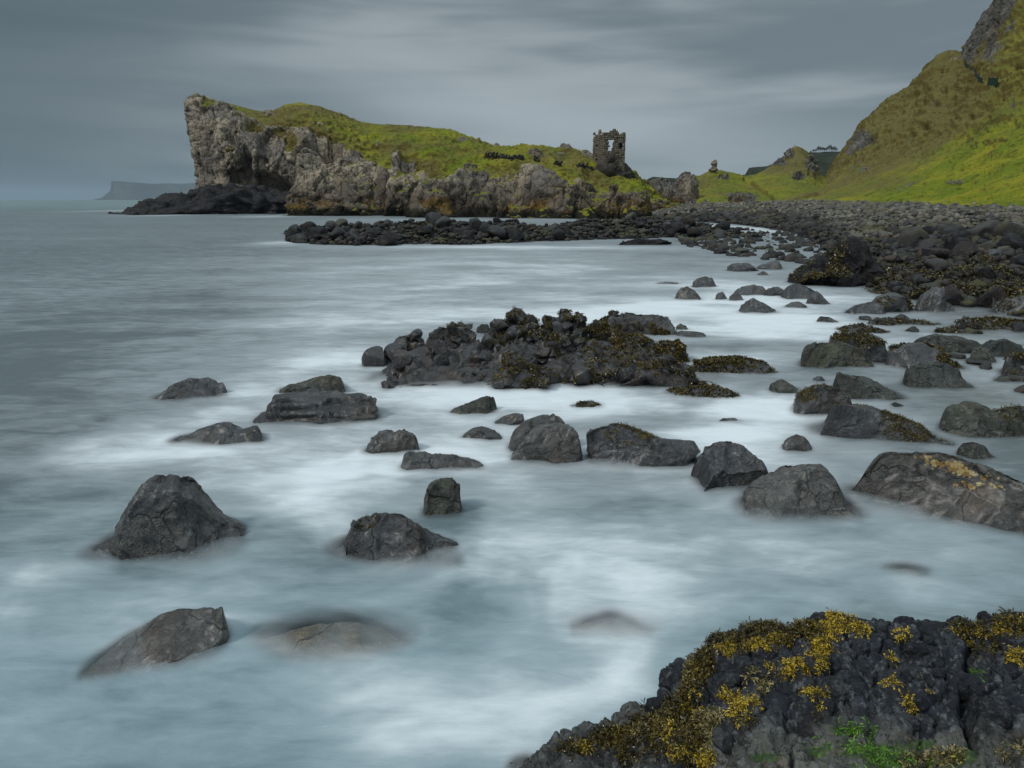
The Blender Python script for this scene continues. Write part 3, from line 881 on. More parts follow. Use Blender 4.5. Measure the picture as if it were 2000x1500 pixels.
# --- isthmus: mounds between the headland and the hill
IS = [
 [(1262,425,128),(1262,410,140),(1262,400,150),(1262,392,160),(1264,385,170),(1266,378,178),(1266,372,184),(1266,385,205),(1266,420,215)],
 [(1284,426,126),(1284,414,138),(1284,402,148),(1284,390,158),(1284,375,168),(1284,360,176),(1286,350,184),(1286,365,205),(1286,420,215)],
 [(1310,424,124),(1310,414,136),(1310,402,146),(1310,390,156),(1310,376,166),(1311,365,176),(1312,360,184),(1312,372,205),(1312,420,215)],
 [(1334,420,122),(1334,412,134),(1334,402,144),(1334,388,152),(1334,372,160),(1336,354,168),(1338,343,176),(1338,358,200),(1338,420,212)],
 [(1362,414,120),(1362,407,134),(1362,398,144),(1362,385,152),(1363,370,160),(1364,356,168),(1365,346,178),(1365,358,200),(1365,420,212)],
 [(1392,412,118),(1392,405,134),(1392,396,144),(1392,382,152),(1392,366,162),(1392,348,172),(1393,334,182),(1393,344,205),(1393,420,218)],
 [(1428,410,117),(1428,403,132),(1428,394,143),(1428,382,153),(1428,368,163),(1428,352,174),(1428,338,184),(1428,346,207),(1428,420,220)],
 [(1465,408,116),(1465,402,130),(1465,395,142),(1465,385,153),(1465,373,164),(1465,358,177),(1465,345,190),(1465,352,212),(1465,420,225)],
 [(1500,407,115),(1500,401,129),(1500,394,142),(1500,384,154),(1500,368,167),(1500,346,180),(1502,328,193),(1502,336,215),(1502,420,228)],
 [(1532,406,114),(1532,400,128),(1532,393,141),(1532,382,154),(1532,362,168),(1532,330,182),(1532,308,195),(1532,318,218),(1532,420,230)],
 [(1552,406,114),(1552,399,128),(1552,392,141),(1552,380,154),(1552,358,168),(1552,318,182),(1553,289,195),(1553,302,218),(1553,420,230)],
 [(1580,406,113),(1580,399,127),(1580,392,140),(1580,381,154),(1580,360,168),(1580,322,183),(1581,303,196),(1581,315,219),(1581,420,230)],
 [(1602,405,112),(1602,399,126),(1602,391,139),(1602,381,153),(1602,368,168),(1602,350,184),(1602,342,197),(1602,352,219),(1602,420,230)],
 [(1640,405,110),(1640,398,124),(1640,390,137),(1640,381,151),(1640,374,168),(1640,370,186),(1640,368,200),(1640,372,219),(1640,420,230)],
]
def gully(px, py, x, y):
    d = np.full(px.shape, 1e9)
    for i in range(len(x) - 1):
        a = np.array([x[i], y[i]]); b = np.array([x[i + 1], y[i + 1]]); ab = b - a
        t = np.clip(((px - a[0]) * ab[0] + (py - a[1]) * ab[1]) / (ab @ ab), 0, 1)
        d = np.minimum(d, np.hypot(px - a[0] - t * ab[0], py - a[1] - t * ab[1]))
    return d
def is_grass(V, N, u, v):
    px, py = proj(V)
    nz_ = fbm(V / 5.0, 4, 43)
    g = 1.0 + nz_ * 0.7
    g -= 1.6 * sstep(px, 1372, 1340) * sstep(py, 352, 366)
    g -= 1.3 * sstep(px, 1352, 1340) * sstep(py, 340, 344)
    for (a, b, ra, rb) in [(1445, 390, 26, 14), (1540, 300, 12, 9), (1585, 320, 11, 16), (1520, 318, 14, 6), (1412, 347, 12, 4), (1350, 352, 8, 10), (1560, 345, 14, 6), (1390, 400, 14, 5)]:
        g -= 1.5 * np.exp(-((px - a) / ra) ** 2 - ((py - b) / rb) ** 2)
    lush = np.clip(0.55 + 0.5 * fbm(V / 8, 3, 44) - 0.8 * sstep(py, 352, 330) * sstep(px, 1480, 1500) - 0.45 * sstep(px, 1430, 1370) * sstep(py, 385, 360), 0, 1)
    d = gully(px, py, [1640, 1575, 1540, 1510, 1480], [372, 380, 390, 398, 402])
    path = np.exp(-(d / 2.6) ** 2)
    return g, lush, path
def is_disp(V, N, g):
    rk = 1 - sstep(g, .3, .8)
    F1, F2, cr = worley(V / 2.6 + fbm(V / 3, 2, 3)[:, None] * .7, 51)
    d = rk * (1.5 * (cr - .5) - 0.9 * sstep(F2 - F1, .14, 0) + 0.6 * ridged(V / 2, 4, 4))
    d += (1 - rk) * (0.45 * fbm(V / 4, 4, 61) + 0.22 * ridged(V / 1.3, 3, 62))
    px, py = proj(V)
    d -= 1.1 * np.exp(-(gully(px, py, [1455, 1480, 1505, 1520], [350, 366, 384, 398]) / 3.0) ** 2)
    d -= 1.0 * np.exp(-(gully(px, py, [1600, 1560, 1530, 1500], [378, 388, 396, 403]) / 2.4) ** 2)
    d -= 2.5 * np.exp(-((px - 1338) / 5) ** 2 - ((py - 392) / 14) ** 2)
    return V + N * d[:, None]
isth, IV, IF, _ = land('grassy_mound', [pts(c, 6) for c in IS], 170, 330, is_disp, 'hill', is_grass, {'kind': 'structure'})
crag([(1318,372),(1326,352),(1336,342),(1350,342),(1358,356),(1366,376)], 402, 9, 141, 150, zat(1340, 402, 150), grass=-0.6, parent=isth)
crag([(1290,384),(1300,366),(1312,362),(1326,376),(1332,392)], 408, 8, 142, 148, zat(1310, 408, 148), grass=-0.1, parent=isth)
crag([(1418,392),(1432,380),(1450,378),(1466,388),(1472,398)], 402, 4, 143, 139, zat(1445, 402, 139), grass=-0.5, parent=isth)
crag([(1536,300),(1545,291),(1555,287),(1570,298),(1590,306),(1596,330),(1600,350)], 352, 8, 144, 196, zat(1570, 352, 196), grass=0.0, parent=isth)
crag([(1340,415),(1360,400),(1376,402),(1384,412)], 416, 4, 145, 118, zat(1360, 417, 118), grass=-0.6, parent=isth)

# --- the steep hill on the right
HI = [
 [(1596,405,112),(1596,399,126),(1597,392,142),(1598,384,158),(1600,374,176),(1602,364,194),(1604,356,208),(1606,366,235),(1606,420,260)],
 [(1622,405,110),(1622,397,124),(1621,386,140),(1620,372,156),(1616,360,176),(1612,350,196),(1614,343,208),(1620,355,235),(1620,420,260)],
 [(1650,406,108),(1650,394,122),(1650,378,138),(1650,362,156),(1648,338,176),(1645,312,194),(1643,298,208),(1648,315,235),(1648,420,260)],
 [(1690,406,104),(1690,388,118),(1690,366,134),(1690,342,154),(1688,310,172),(1684,272,190),(1682,246,205),(1690,265,235),(1690,420,260)],
 [(1735,407,99),(1735,380,114),(1735,352,130),(1735,322,150),(1733,282,168),(1730,238,186),(1728,205,202),(1738,225,235),(1738,420,260)],
 [(1780,407,94),(1780,373,110),(1780,338,128),(1780,300,147),(1779,256,165),(1777,208,182),(1775,172,198),(1790,195,235),(1790,420,260)],
 [(1822,408,89),(1822,366,106),(1822,324,124),(1822,280,143),(1822,230,161),(1821,176,178),(1820,121,196),(1845,140,238),(1845,420,262)],
 [(1870,409,84),(1870,357,101),(1870,306,120),(1870,256,139),(1870,206,157),(1869,160,174),(1868,112,194),(1890,125,240),(1890,420,264)],
 [(1915,410,79),(1915,348,97),(1915,288,116),(1915,230,135),(1914,172,152),(1912,118,168),(1895,80,188),(1930,60,240),(1930,420,266)],
 [(1960,411,74),(1960,340,92),(1960,272,111),(1960,206,130),(1959,140,147),(1955,70,164),(1932,22,184),(1975,20,240),(1975,420,266)],
 [(2020,413,69),(2020,330,87),(2020,252,106),(2020,178,124),(2018,104,141),(2012,30,158),(1972,-50,180),(2040,-60,240),(2040,420,266)],
 [(2110,416,62),(2110,314,80),(2110,222,98),(2110,136,116),(2105,46,134),(2095,-50,152),(2070,-170,175),(2140,-200,240),(2140,420,266)],
 [(2260,420,55),(2260,295,71),(2260,185,88),(2260,80,106),(2255,-30,124),(2245,-150,142),(2240,-300,165),(2300,-330,235),(2300,420,262)],
 [(2600,432,44),(2600,270,60),(2600,130,76),(2600,0,92),(2600,-130,110),(2600,-260,130),(2600,-420,150),(2650,-450,220),(2650,420,250)],
 [(3300,450,32),(3300,240,46),(3300,80,60),(3300,-60,76),(3300,-200,92),(3300,-340,110),(3300,-500,130),(3350,-520,200),(3350,420,230)],
]
def hi_grass(V, N, u, v):
    px, py = proj(V)
    nz_ = fbm(V / 6.0, 4, 53)
    g = 1.1 + nz_ * 0.9
    for (a, b, ra, rb, s) in [(1692, 272, 24, 18, .85), (1672, 300, 18, 28, .5), (1700, 330, 22, 8, .5), (1645, 330, 14, 10, .45)]:
        g -= s * np.exp(-((px - a) / ra) ** 2 - ((py - b) / rb) ** 2)
    dl = gully(px, py, [1890, 1912, 1950, 1975], [108, 70, 10, -60])
    g -= 1.25 * np.exp(-(dl / 20) ** 2)
    dl2 = gully(px, py, [1935, 1960, 2010], [105, 40, -40])
    g -= 0.5 * np.exp(-(dl2 / 20) ** 2)
    # bright turf low down, rough brown grass above a slanting line
    line = np.interp(px, [1600, 1700, 1800, 1900, 2000, 2200], [385, 352, 312, 258, 200, 120])
    lush = sstep(py - line + 26 * nz_ + 30 * fbm(V / 14, 3, 8), -40, 55)
    lush = np.maximum(lush, 0.45 * sstep(px + 0 * py, 1900, 1990))
    lush = np.clip(lush + 0.25 * fbm(V / 3, 3, 12), 0, 1)
    d = gully(px, py, [1500, 1600, 1700, 1800], [402, 378, 366, 352])
    path = 0.55 * np.exp(-(d / 2.2) ** 2)
    d = gully(px, py, [1880, 1935, 2010], [128, 170, 205])
    path = path + 0.4 * np.exp(-(d / 3.0) ** 2)
    return g, lush, path
def hi_disp(V, N, g):
    rk = 1 - sstep(g, .3, .8)
    F1, F2, cr = worley(V / np.array([4, 4, 5.0]) + fbm(V / 4, 2, 3)[:, None] * .8, 71)
    d = rk * (1.2 * (cr - .5) - 0.5 * sstep(F2 - F1, .12, 0) + 0.6 * ridged(V / 3, 4, 72))
    px, py = proj(V)
    rough_ = 0.45 + 0.55 * sstep(V[:, 2], 6, 22)
    d += (1 - rk) * rough_ * (1.6 * fbm(V / 9, 4, 73) + 0.8 * ridged(V / np.array([3.4, 3.4, 2.2]), 4, 74) + 0.26 * ridged(V / 0.9, 2, 76))
    # earth scars
    for (a, b, ra, rb) in [(1846, 144, 5, 4), (1876, 100, 6, 4), (1845, 180, 5, 6), (1862, 197, 5, 3), (1830, 205, 8, 3), (1808, 252, 6, 4), (1990, 132, 14, 5), (1788, 270, 5, 3)]:
        d -= 1.6 * np.exp(-((px - a) / ra) ** 2 - ((py - b) / rb) ** 2)
    edge = sstep(u_hi, 0.0, 0.03)
    return V + N * (d * edge)[:, None]
NRH, NCH = 300, 420
u_hi = np.tile(np.linspace(0, 1, NCH), NRH)
hill, LV, LF, _ = land('hill', [pts(c, 6) for c in HI], NRH, NCH, hi_disp, 'hill', hi_grass, {'kind': 'structure'})
crag([(1850,122),(1862,112),(1874,110),(1884,124)], 126, 3, 151, 192, zat(1868, 130, 192), grass=0.0, parent=hill)
# pale scatter of stones on the turf
def small_stones(n, fn, seed, name, mat, parent=None, sub=1, **props):
    rng = np.random.default_rng(seed)
    P, S = fn(rng, n)
    return joined_stones(P, S, seed, name, mat, parent, sub, **props)
_bl = {}
def joined_stones(P, S, seed, name, mat, parent=None, sub=1, wet=None, flat=0.95, **props):
    rng = np.random.default_rng(seed)
    if (sub) not in _bl:
        _bl[sub] = [blob(sub, 900 + k, 9, 1.0, .05, .5, .92) for k in range(8)]
    T = _bl[sub]; n = len(P)
    which = rng.integers(0, 8, n)
    Vs, Fs, Rn, Wt = [], [], [], []; off = 0
    rn = rng.uniform(0, 1, n)
    if wet is None: wet = np.ones(n)
    for k in range(8):
        id_ = np.where(which == k)[0]
        if not len(id_): continue
        TV, TF = T[k]; m = len(TV)
        ang = rng.uniform(0, 2 * np.pi, len(id_)); ca, sa = np.cos(ang), np.sin(ang)
        ax = rng.uniform(0.75, 1.25, (len(id_), 3)); ax[:, 2] *= flat
        W_ = TV[None] * ax[:, None] * S[id_][:, None, None]
        X_ = W_[..., 0] * ca[:, None] - W_[..., 1] * sa[:, None]
        Y_ = W_[..., 0] * sa[:, None] + W_[..., 1] * ca[:, None]
        W_ = np.stack([X_, Y_, W_[..., 2]], -1) + P[id_][:, None]
        Vs.append(W_.reshape(-1, 3)); Fs.append((TF[None] + (np.arange(len(id_)) * m)[:, None, None]).reshape(-1, 3) + off)
        Rn.append(np.repeat(rn[id_], m)); Wt.append(np.repeat(wet[id_], m))
        off += len(id_) * m
    V = np.concatenate(Vs); F = np.concatenate(Fs)
    return link(name, mk_mesh(name, V, F, M[mat], smooth=False if sub == 1 else True, attrs={'rnd': np.concatenate(Rn), 'wet': np.concatenate(Wt)}), parent=parent, kind='stuff', **props), V, F

# --- far headland and distant land
FH = []
for (px, top, shoulder, foot) in [(178,391,391,391),(200,386,386,391),(212,377,381,391),(219,372,376,391),(220.5,353,372,391),(235,354,372,391),(270,357,372,391),(300,359,374,391),(330,358,374,391),(352,359,375,391),(380,357.5,374,391),(420,360,374,391),(520,360,374,391),(700,365,376,391)]:
    Yd = 7400
    FH.append([at(px, 391.5, Yd - 450) * [1, 1, 0] + [0, 0, -2], at(px, shoulder, Yd - 150), at(px, top, Yd), at(px, top + .5, Yd + 1500), at(px, 391, Yd + 2600) * [1, 1, 0] + [0, 0, -2]])
FHc = np.array(FH)
tt = np.linspace(0, len(FHc) - 1, 220); ii = np.clip(np.floor(tt).astype(int), 0, len(FHc) - 2); ff = (tt - ii)[:, None, None]
cols_ = FHc[ii] * (1 - ff) + FHc[ii + 1] * ff
tr = np.linspace(0, 4, 33); ri = np.clip(np.floor(tr).astype(int), 0, 3); rf = (tr - ri)[None, :, None]
G = cols_[:, ri] * (1 - rf) + cols_[:, ri + 1] * rf
V = G.reshape(-1, 3)
V = V + np.stack([fbm(V / 300, 3, 2) * 8, fbm(V / 300, 3, 4) * 60, fbm(V / 150, 4, 3) * 4 * (V[:, 2] > 5)], -1)
Fq = grid_faces(G.shape[0], G.shape[1])
link('far_headland', mk_mesh('far_headland', V, Fq, M['far_rock']), kind='structure')

DL = [
 [(1200,392,620),(1200,388,700),(1200,384,800),(1200,392,1000)],
 [(1270,392,600),(1270,360,690),(1275,346,760),(1275,392,1000)],
 [(1330,392,600),(1330,360,680),(1330,350,740),(1330,392,1000)],
 [(1400,392,600),(1400,365,670),(1400,352,730),(1400,392,1000)],
 [(1455,392,590),(1455,350,660),(1456,341,720),(1456,392,1000)],
 [(1462,392,590),(1462,338,660),(1463,328,720),(1463,392,1000)],
 [(1500,392,580),(1500,335,650),(1500,325,710),(1500,392,1000)],
 [(1550,392,560),(1550,318,640),(1550,300,700),(1550,392,1000)],
 [(1600,392,550),(1600,315,630),(1600,298,690),(1600,392,1000)],
 [(1650,392,550),(1650,312,630),(1650,296,690),(1650,392,1000)],
 [(1800,392,550),(1800,312,630),(1800,296,690),(1800,392,1000)],
]
A_ = np.array([pts(c[:3] + [(c[2][0], c[2][1] + 3, c[2][2] + 60)] + c[3:]) for c in DL])
t_ = np.linspace(0, len(A_) - 1, 260); i_ = np.clip(t_.astype(int), 0, len(A_) - 2); f_ = (t_ - i_)[:, None, None]
A_ = A_[i_] * (1 - f_) + A_[i_ + 1] * f_
t_ = np.linspace(0, A_.shape[1] - 1, 90); i_ = np.clip(t_.astype(int), 0, A_.shape[1] - 2); f_ = (t_ - i_)[None, :, None]
P_ = np.swapaxes(A_[:, i_] * (1 - f_) + A_[:, i_ + 1] * f_, 0, 1); V = P_.reshape(-1, 3); Fq = grid_faces(90, 260)
if normals(V, Fq)[:, 2].mean() < 0: Fq = Fq[:, ::-1]
V = V + normals(V, Fq) * (1.3 * ridged(V / 7, 4, 3) + .6 * fbm(V / 30, 2, 5))[:, None] * 0.7
DV = V
link('wooded_hillside', mk_mesh('wooded_hillside', V, Fq, M['woods']), kind='structure')

# --- seabed and beach
BE = [  # px, waterline y, crest (py,Y) -- from the inner lagoon round to the right of the picture
 (1250,431,(424,124)),(1300,430,(414,122)),(1360,433,(407,120)),(1430,437,(404.5,117)),(1500,446,(402.5,115)),(1560,457,(402,113)),
 (1600,476,(402,112)),(1650,522,(403,108)),(1700,556,(404,104)),(1760,578,(404,97)),(1820,592,(405,90)),(1900,606,(407,81)),(2000,622,(411,71)),(2150,650,(416,60)),(2400,690,(425,50)),(2900,780,(440,38)),(3600,900,(460,30))]
BC = []
for px, wy, (cy, cY) in BE:
    wl = wp(px, wy); cr_ = at(px, cy, cY)
    d = (cr_ - wl)
    dirn = np.array([d[0], d[1], 0]); L = np.linalg.norm(dirn); dirn /= max(L, 1)
    deep = wl - dirn * min(14, wl[1] * .5) + [0, 0, -1.6]
    deep2 = wl - dirn * min(4, wl[1] * .2) + [0, 0, -0.35]
    BC.append([deep, deep2, wl, wl + d * [.25, .25, 0] + [0, 0, cr_[2] * .22], wl + d * [.5, .5, 0] + [0, 0, cr_[2] * .5], wl + d * [.78, .78, 0] + [0, 0, cr_[2] * .84], cr_ + [0, 0, 0.05], cr_ + dirn * 14 + [0, 0, 0.3], cr_ + dirn * 40 + [0, 0, -1]])
NRB, NCB = 260, 420
BG = loft(BC, NRB, NCB)
V = BG.reshape(-1, 3)
Fq = grid_faces(NRB, NCB)
if normals(V, Fq)[:, 2].mean() < 0: Fq = Fq[:, ::-1]
sc_ = np.clip(V[:, 1] / 60, 0.3, 1.2)
V = V + np.stack([0 * V[:, 0], 0 * V[:, 0], (0.16 * ridged(V / 1.1, 4, 7) + 0.22 * fbm(V / 4.0, 3, 6)) * sc_], -1)
BGV = V.reshape(NRB, NCB, 3)
solid(V, Fq)
link('beach', mk_mesh('beach', V, Fq, M['beach']), kind='structure')
sb = np.array([(-400, -60, -1.8), (400, -60, -1.8), (400, 400, -1.8), (-400, 400, -1.8)], float)
link('seabed', mk_mesh('seabed', sb, [[0, 1, 2, 3]], M['beach'], smooth=False), kind='structure')

# ================================================================== CASTLE, STACK, TREES, SMALL THINGS
def stone_wall(name, parent, o, ux, L, Hh, thick, holes, topfn, seed, mat='masonry', bs=(0.52, 0.36)):
    """wall of separate rough blocks, laid in courses and joined; blocks inside a hole or above the broken top are missing"""
    r = random.Random(seed)
    un = Vector((-ux.y, ux.x, 0))
    V, F = [], []
    nrow = int(Hh / bs[1])
    for j in range(nrow):
        z0 = j * bs[1]
        x = -r.uniform(0, bs[0]) * 0.0 - (bs[0] * .5 if j % 2 else 0)
        while x < L:
            wd = bs[0] * r.uniform(0.6, 1.5)
            a, b = max(x, 0), min(x + wd, L)
            x += wd
            if b - a < 0.1: continue
            xc, zc = (a + b) / 2, z0 + bs[1] / 2
            if zc > topfn(xc) + r.uniform(-.1, .1): continue
            if any(h(xc, zc) for h in holes): continue
            g = r.uniform(0.0, 0.035); t0 = r.uniform(-.07, .07); t1 = r.uniform(-.07, .07)
            base = len(V)
            for (s, t, q) in ((a + g, 0 + t0, z0 + g), (b - g, 0 + t0, z0 + g), (b - g, thick + t1, z0 + g), (a + g, thick + t1, z0 + g),
                              (a + g, 0 + t0, z0 + bs[1] - .01), (b - g, 0 + t0, z0 + bs[1] - .01), (b - g, thick + t1, z0 + bs[1] - .01), (a + g, thick + t1, z0 + bs[1] - .01)):
                jx = r.uniform(-.03, .03)
                p = o + ux * (s + jx) + un * t + Vector((0, 0, q + r.uniform(-.02, .02)))
                V.append(p[:])
            for f in ((0, 3, 2, 1), (4, 5, 6, 7), (0, 1, 5, 4), (1, 2, 6, 5), (2, 3, 7, 6), (3, 0, 4, 7)):
                F.append([base + q for q in f])
    me = mk_mesh(name, np.array(V) - np.array(parent.location), np.array(F), M[mat], smooth=False)
    return link(name, me, parent=parent, kind='stuff')
YT = 150.0
b_l = at(1177, 322, YT); t_r = at(1221, 262, YT)
castle = link('castle_ruin', None, loc=(float(b_l[0]), YT, float(at(1190, 340, YT)[2])), label='ruined square grey stone castle tower with an open window, standing on the headland', category='castle')
zg = castle.location.z
zt = float(at(1200, 262, YT)[2])
Ht = zt - zg
fx0 = float(at(1177.5, 300, YT)[0]); fx1 = float(at(1221, 300, YT)[0]); WF = fx1 - fx0
f = lambda px: float(at(px, 300, YT)[0]) - fx0
zz = lambda py: float(at(1200, py, YT)[2]) - zg
def box_hole(x0, x1, y0, y1): return lambda x, z: f(x0) < x < f(x1) and zz(y1) < z < zz(y0)
def blob_hole(x, y, rx, ry, sd):
    rr = random.Random(sd)
    return lambda a, b: ((a - f(x)) / (f(x + rx) - f(x))) ** 2 + ((b - zz(y)) / (zz(y - ry) - zz(y))) ** 2 < 1 + rr.uniform(-.3, .3)
topf = lambda x: np.interp(x, [f(1177), f(1181), f(1184), f(1198), f(1209), f(1212), f(1217), f(1221)], [zz(260), zz(259), zz(262), zz(250), zz(263), zz(268), zz(260), zz(261)])
stone_wall('front_wall', castle, Vector((fx0, YT, zg)), Vector((1, 0, 0)), WF, Ht + 3, 1.1,
           [box_hole(1189, 1199.5, 273.5, 292.5), blob_hole(1213, 285, 4.5, 5.5, 1), blob_hole(1171, 0, 1, 1, 2), blob_hole(1171.5 + 6, 296, 2.6, 7, 3), blob_hole(1178, 308, 4, 7, 4)], topf, 11)
# the wall behind is broken down, so the sky shows through the window
stone_wall('back_wall', castle, Vector((fx0, YT + 6.2, zg)), Vector((1, 0, 0)), WF, Ht + 1, 1.0, [],
           lambda x: np.interp(x, [0, WF * .25, WF * .32, WF * .62, WF * .7, WF], [zz(268), zz(268), zz(300), zz(300), zz(270), zz(268)]), 12)
# the left-hand wall recedes to the left
ul = Vector((float(at(1157.5, 300, YT + 6.4)[0]) - fx0, 6.4, 0)); LL = ul.length; ul.normalize()
stone_wall('side_wall', castle, Vector((fx0, YT, zg)) + ul * LL, -ul, LL - 0.05, Ht + 1.5, 1.0,
           [lambda x, z: 0.30 * LL < x < 0.46 * LL and zz(318) < z < zz(303), lambda x, z: 0.32 * LL < x < 0.44 * LL and zz(288) < z < zz(280)],
           lambda x: np.interp(x, [0, LL * .25, LL * .3, LL * .8, LL], [zz(263), zz(259), zz(262), zz(261), zz(257)]), 13)
ur = Vector((0.35, 6.3, 0)).normalized()
stone_wall('cross_wall', castle, Vector((fx0 + WF * .60, YT + 1.6, zg)), Vector((1, 0, 0)), WF * .33, Ht - 1, .8, [], lambda x: zz(272), 15, 'masonry_core')
stone_wall('side_wall', castle, Vector((fx1 - .9, YT + 1.12, zg)), ur, 5.0, Ht + 1, 0.0 + .9, [], lambda x: np.interp(x, [0, 5], [zz(263), zz(268)]), 14)
def lump(name, parent, cx, cy, r_, Y_, seed, mat='masonry', sub=3, hs=1.0, label=None):
    V, F = blob(sub, seed, 14, .9, .16)
    V = V * (np.array([1, 1, hs]) * r_)
    V = V + normals(V, F) * (0.12 * r_ * ridged(V * 3 / r_, 3, seed))[:, None]
    c = at(cx, cy, Y_)
    return link(name, mk_mesh(name, V, F, M[mat]), parent=parent, loc=Vector(c) - parent.location)
lump('corner_turret', castle, 1215.5, 266, 0.62, YT + .6, 31, hs=1.2)
lump('parapet_stump', castle, 1172, 258, 0.40, YT + 1.5, 32, hs=1.3)
lump('parapet_stump', castle, 1161, 261, 0.30, YT + 5, 33, hs=1.2)
lump('broken_vault', castle, 1200, 342, 3.6, YT + 1.6, 34, 'masonry_core', 4, 0.72)
lump('broken_vault', castle, 1214, 346, 3.0, YT + 2.5, 35, 'masonry_core', 4, 0.9)
lump('rubble_heap', castle, 1188, 332, 1.9, YT - .2, 36, 'masonry_core', 4, 1.0)
lump('rubble_heap', castle, 1190, 312, 1.1, YT - .1, 37, 'masonry_core', 4, 1.5)
lump('rubble_heap', castle, 1177, 330, 1.7, YT + 1, 38, 'masonry_core', 3, 0.8)
lump('rubble_heap', castle, 1165, 326, 1.4, YT + 5, 39, 'masonry_core', 3, 0.8)
# low broken walls on the turf
BV = BVHTree.FromPolygons([tuple(v) for v in HV], [tuple(q) for q in HF])
def on(bv, px, py, dflt=150.0):
    d = Vector([float(q) for q in ray(px, py)]).normalized()
    h = bv.ray_cast(Vector((0, 0, CAMH)), d)
    return h[0] if h[0] is not None else Vector(at(px, py, dflt))
def wall_ruin(label, path_, h, seed):
    o = link('ruined_wall', None, loc=on(BV, *path_[0]), label=label, category='ruined wall')
    rr = random.Random(seed)
    P, S = [], []
    for a, b in zip(path_[:-1], path_[1:]):
        pa, pb = on(BV, *a), on(BV, *b)
        n = max(2, int((pb - pa).length / 0.35))
        for k in range(n):
            hh = h * rr.uniform(.4, 1)
            q = pa.lerp(pb, k / n)
            z = 0
            while z < hh:
                P.append((q.x + rr.uniform(-.25, .25), q.y + rr.uniform(-.3, .3), q.z + z)); S.append(rr.uniform(.22, .38)); z += .3
    ob, V, F = joined_stones(np.array(P), np.array(S), seed, 'stone', 'stones', None, 1)
    ob.parent = o; ob.matrix_parent_inverse = Matrix.Translation(-o.location)
    return o
wall_ruin('long dark ruined wall running level across the turf left of the castle', [(948,303),(975,309),(1000,313),(1022,311)], 1.2, 1)
wall_ruin('short dark heap of old walling in the turf, left of the sign board', [(1044,316),(1056,316)], 1.5, 2)
wall_ruin('low dark strip of old walling just below the sign board', [(1082,321),(1098,322)], .9, 3)
wall_ruin('dark ruined wall footing on the slope below and left of the castle', [(1130,326),(1150,328),(1162,332)], 1.0, 4)

def box_bm(bm, c, s, rot=None):
    m = Matrix.Translation(c) @ (rot if rot else Matrix()) @ Matrix.Diagonal((*s, 1))
    bmesh.ops.create_cube(bm, size=1, matrix=m)
def bm_obj(name, bm, mat, parent=None, loc=None, **props):
    me = bpy.data.meshes.new(name); bm.to_mesh(me); bm.free(); me.materials.append(M[mat])
    return link(name, me, parent=parent, loc=loc, **props)
# sign board
p = on(BV, 1095, 313)
sg = link('information_board', None, loc=p, label='small white slanted information board on two posts on the turf left of the castle', category='sign')
bm = bmesh.new(); box_bm(bm, (0, 0, 1.25), (1.5, 0.9, 0.06), Matrix.Rotation(R(-35), 4, 'X')); bm_obj('board', bm, 'sign', sg)
for s in (-1, 1):
    bm = bmesh.new(); box_bm(bm, (s * .5, 0.05, .55), (.1, .1, 1.3)); bm_obj('post', bm, 'metal', sg)
# rail post in front of the castle
p = on(BV, 1183, 331)
sg = link('warning_post', None, loc=p, label='thin grey post with a cross bar and small white plates, in front of the castle', category='post')
bm = bmesh.new(); box_bm(bm, (0, 0, 1.7), (.10, .10, 3.6)); bm_obj('pole', bm, 'metal', sg)
bm = bmesh.new(); box_bm(bm, (0, -.07, 2.6), (.9, .05, .07)); bm_obj('cross_bar', bm, 'metal', sg)
bm = bmesh.new(); box_bm(bm, (.08, -.09, 2.15), (.26, .04, .16)); bm_obj('plate', bm, 'sign', sg)
bm = bmesh.new(); box_bm(bm, (.08, -.09, 1.8), (.30, .04, .14)); bm_obj('plate', bm, 'sign', sg)
# railing on the slope right of the castle
fe = None
pp = [(1228,352),(1240,355),(1252,360),(1262,368)]
q = [on(BV, *a) for a in pp]
fe = link('railing', None, loc=q[0], label='thin dark railing on the slope right of the castle', category='railing')
for a, b in zip(q[:-1], q[1:]):
    n = 4
    for k in range(n):
        c = a.lerp(b, k / n) - q[0]
        bm = bmesh.new(); box_bm(bm, c + Vector((0, 0, .5)), (.07, .07, 1.2)); bm_obj('post', bm, 'net', fe)
    dd = b - a
    bm = bmesh.new(); box_bm(bm, (a + b) / 2 - q[0] + Vector((0, 0, 1.05)), (dd.length, .06, .06), dd.to_track_quat('X', 'Z').to_matrix().to_4x4()); bm_obj('rail', bm, 'net', fe)
# dark green netting along the steps of the hill path
BVH_ = BVHTree.FromPolygons([tuple(v) for v in LV], [tuple(q) for q in LF])
pp = [(1880,135),(1890,141),(1900,152),(1906,162),(1914,168)]
q = [on(BVH_, *a) + Vector((0, -.5, .45)) for a in pp]
fe = link('path_fence', None, loc=q[0], label='dark green fence netting running down beside the path high on the hill', category='fence')
for k, (a, b) in enumerate(zip(q[:-1], q[1:])):
    dd = b - a
    bm = bmesh.new(); box_bm(bm, (a + b) / 2 - q[0] + Vector((0, 0, .45)), (dd.length * .98, .06, .8), dd.to_track_quat('X', 'Z').to_matrix().to_4x4()); bm_obj('netting', bm, 'net', fe)
    bm = bmesh.new(); box_bm(bm, a - q[0] + Vector((0, -.1, .6)), (.12, .12, 1.6)); bm_obj('post', bm, 'net', fe)
q = [on(BVH_, 1924, 171) + Vector((0, -.6, .5)), on(BVH_, 1941, 172) + Vector((0, -.6, .5))]
fe = link('path_fence', None, loc=q[0], label='short level piece of dark green fence netting at the foot of the hill path steps', category='fence')
dd = q[1] - q[0]
bm = bmesh.new(); box_bm(bm, dd / 2 + Vector((0, 0, .5)), (dd.length, .06, 1.4), dd.to_track_quat('X', 'Z').to_matrix().to_4x4()); bm_obj('netting', bm, 'net', fe)
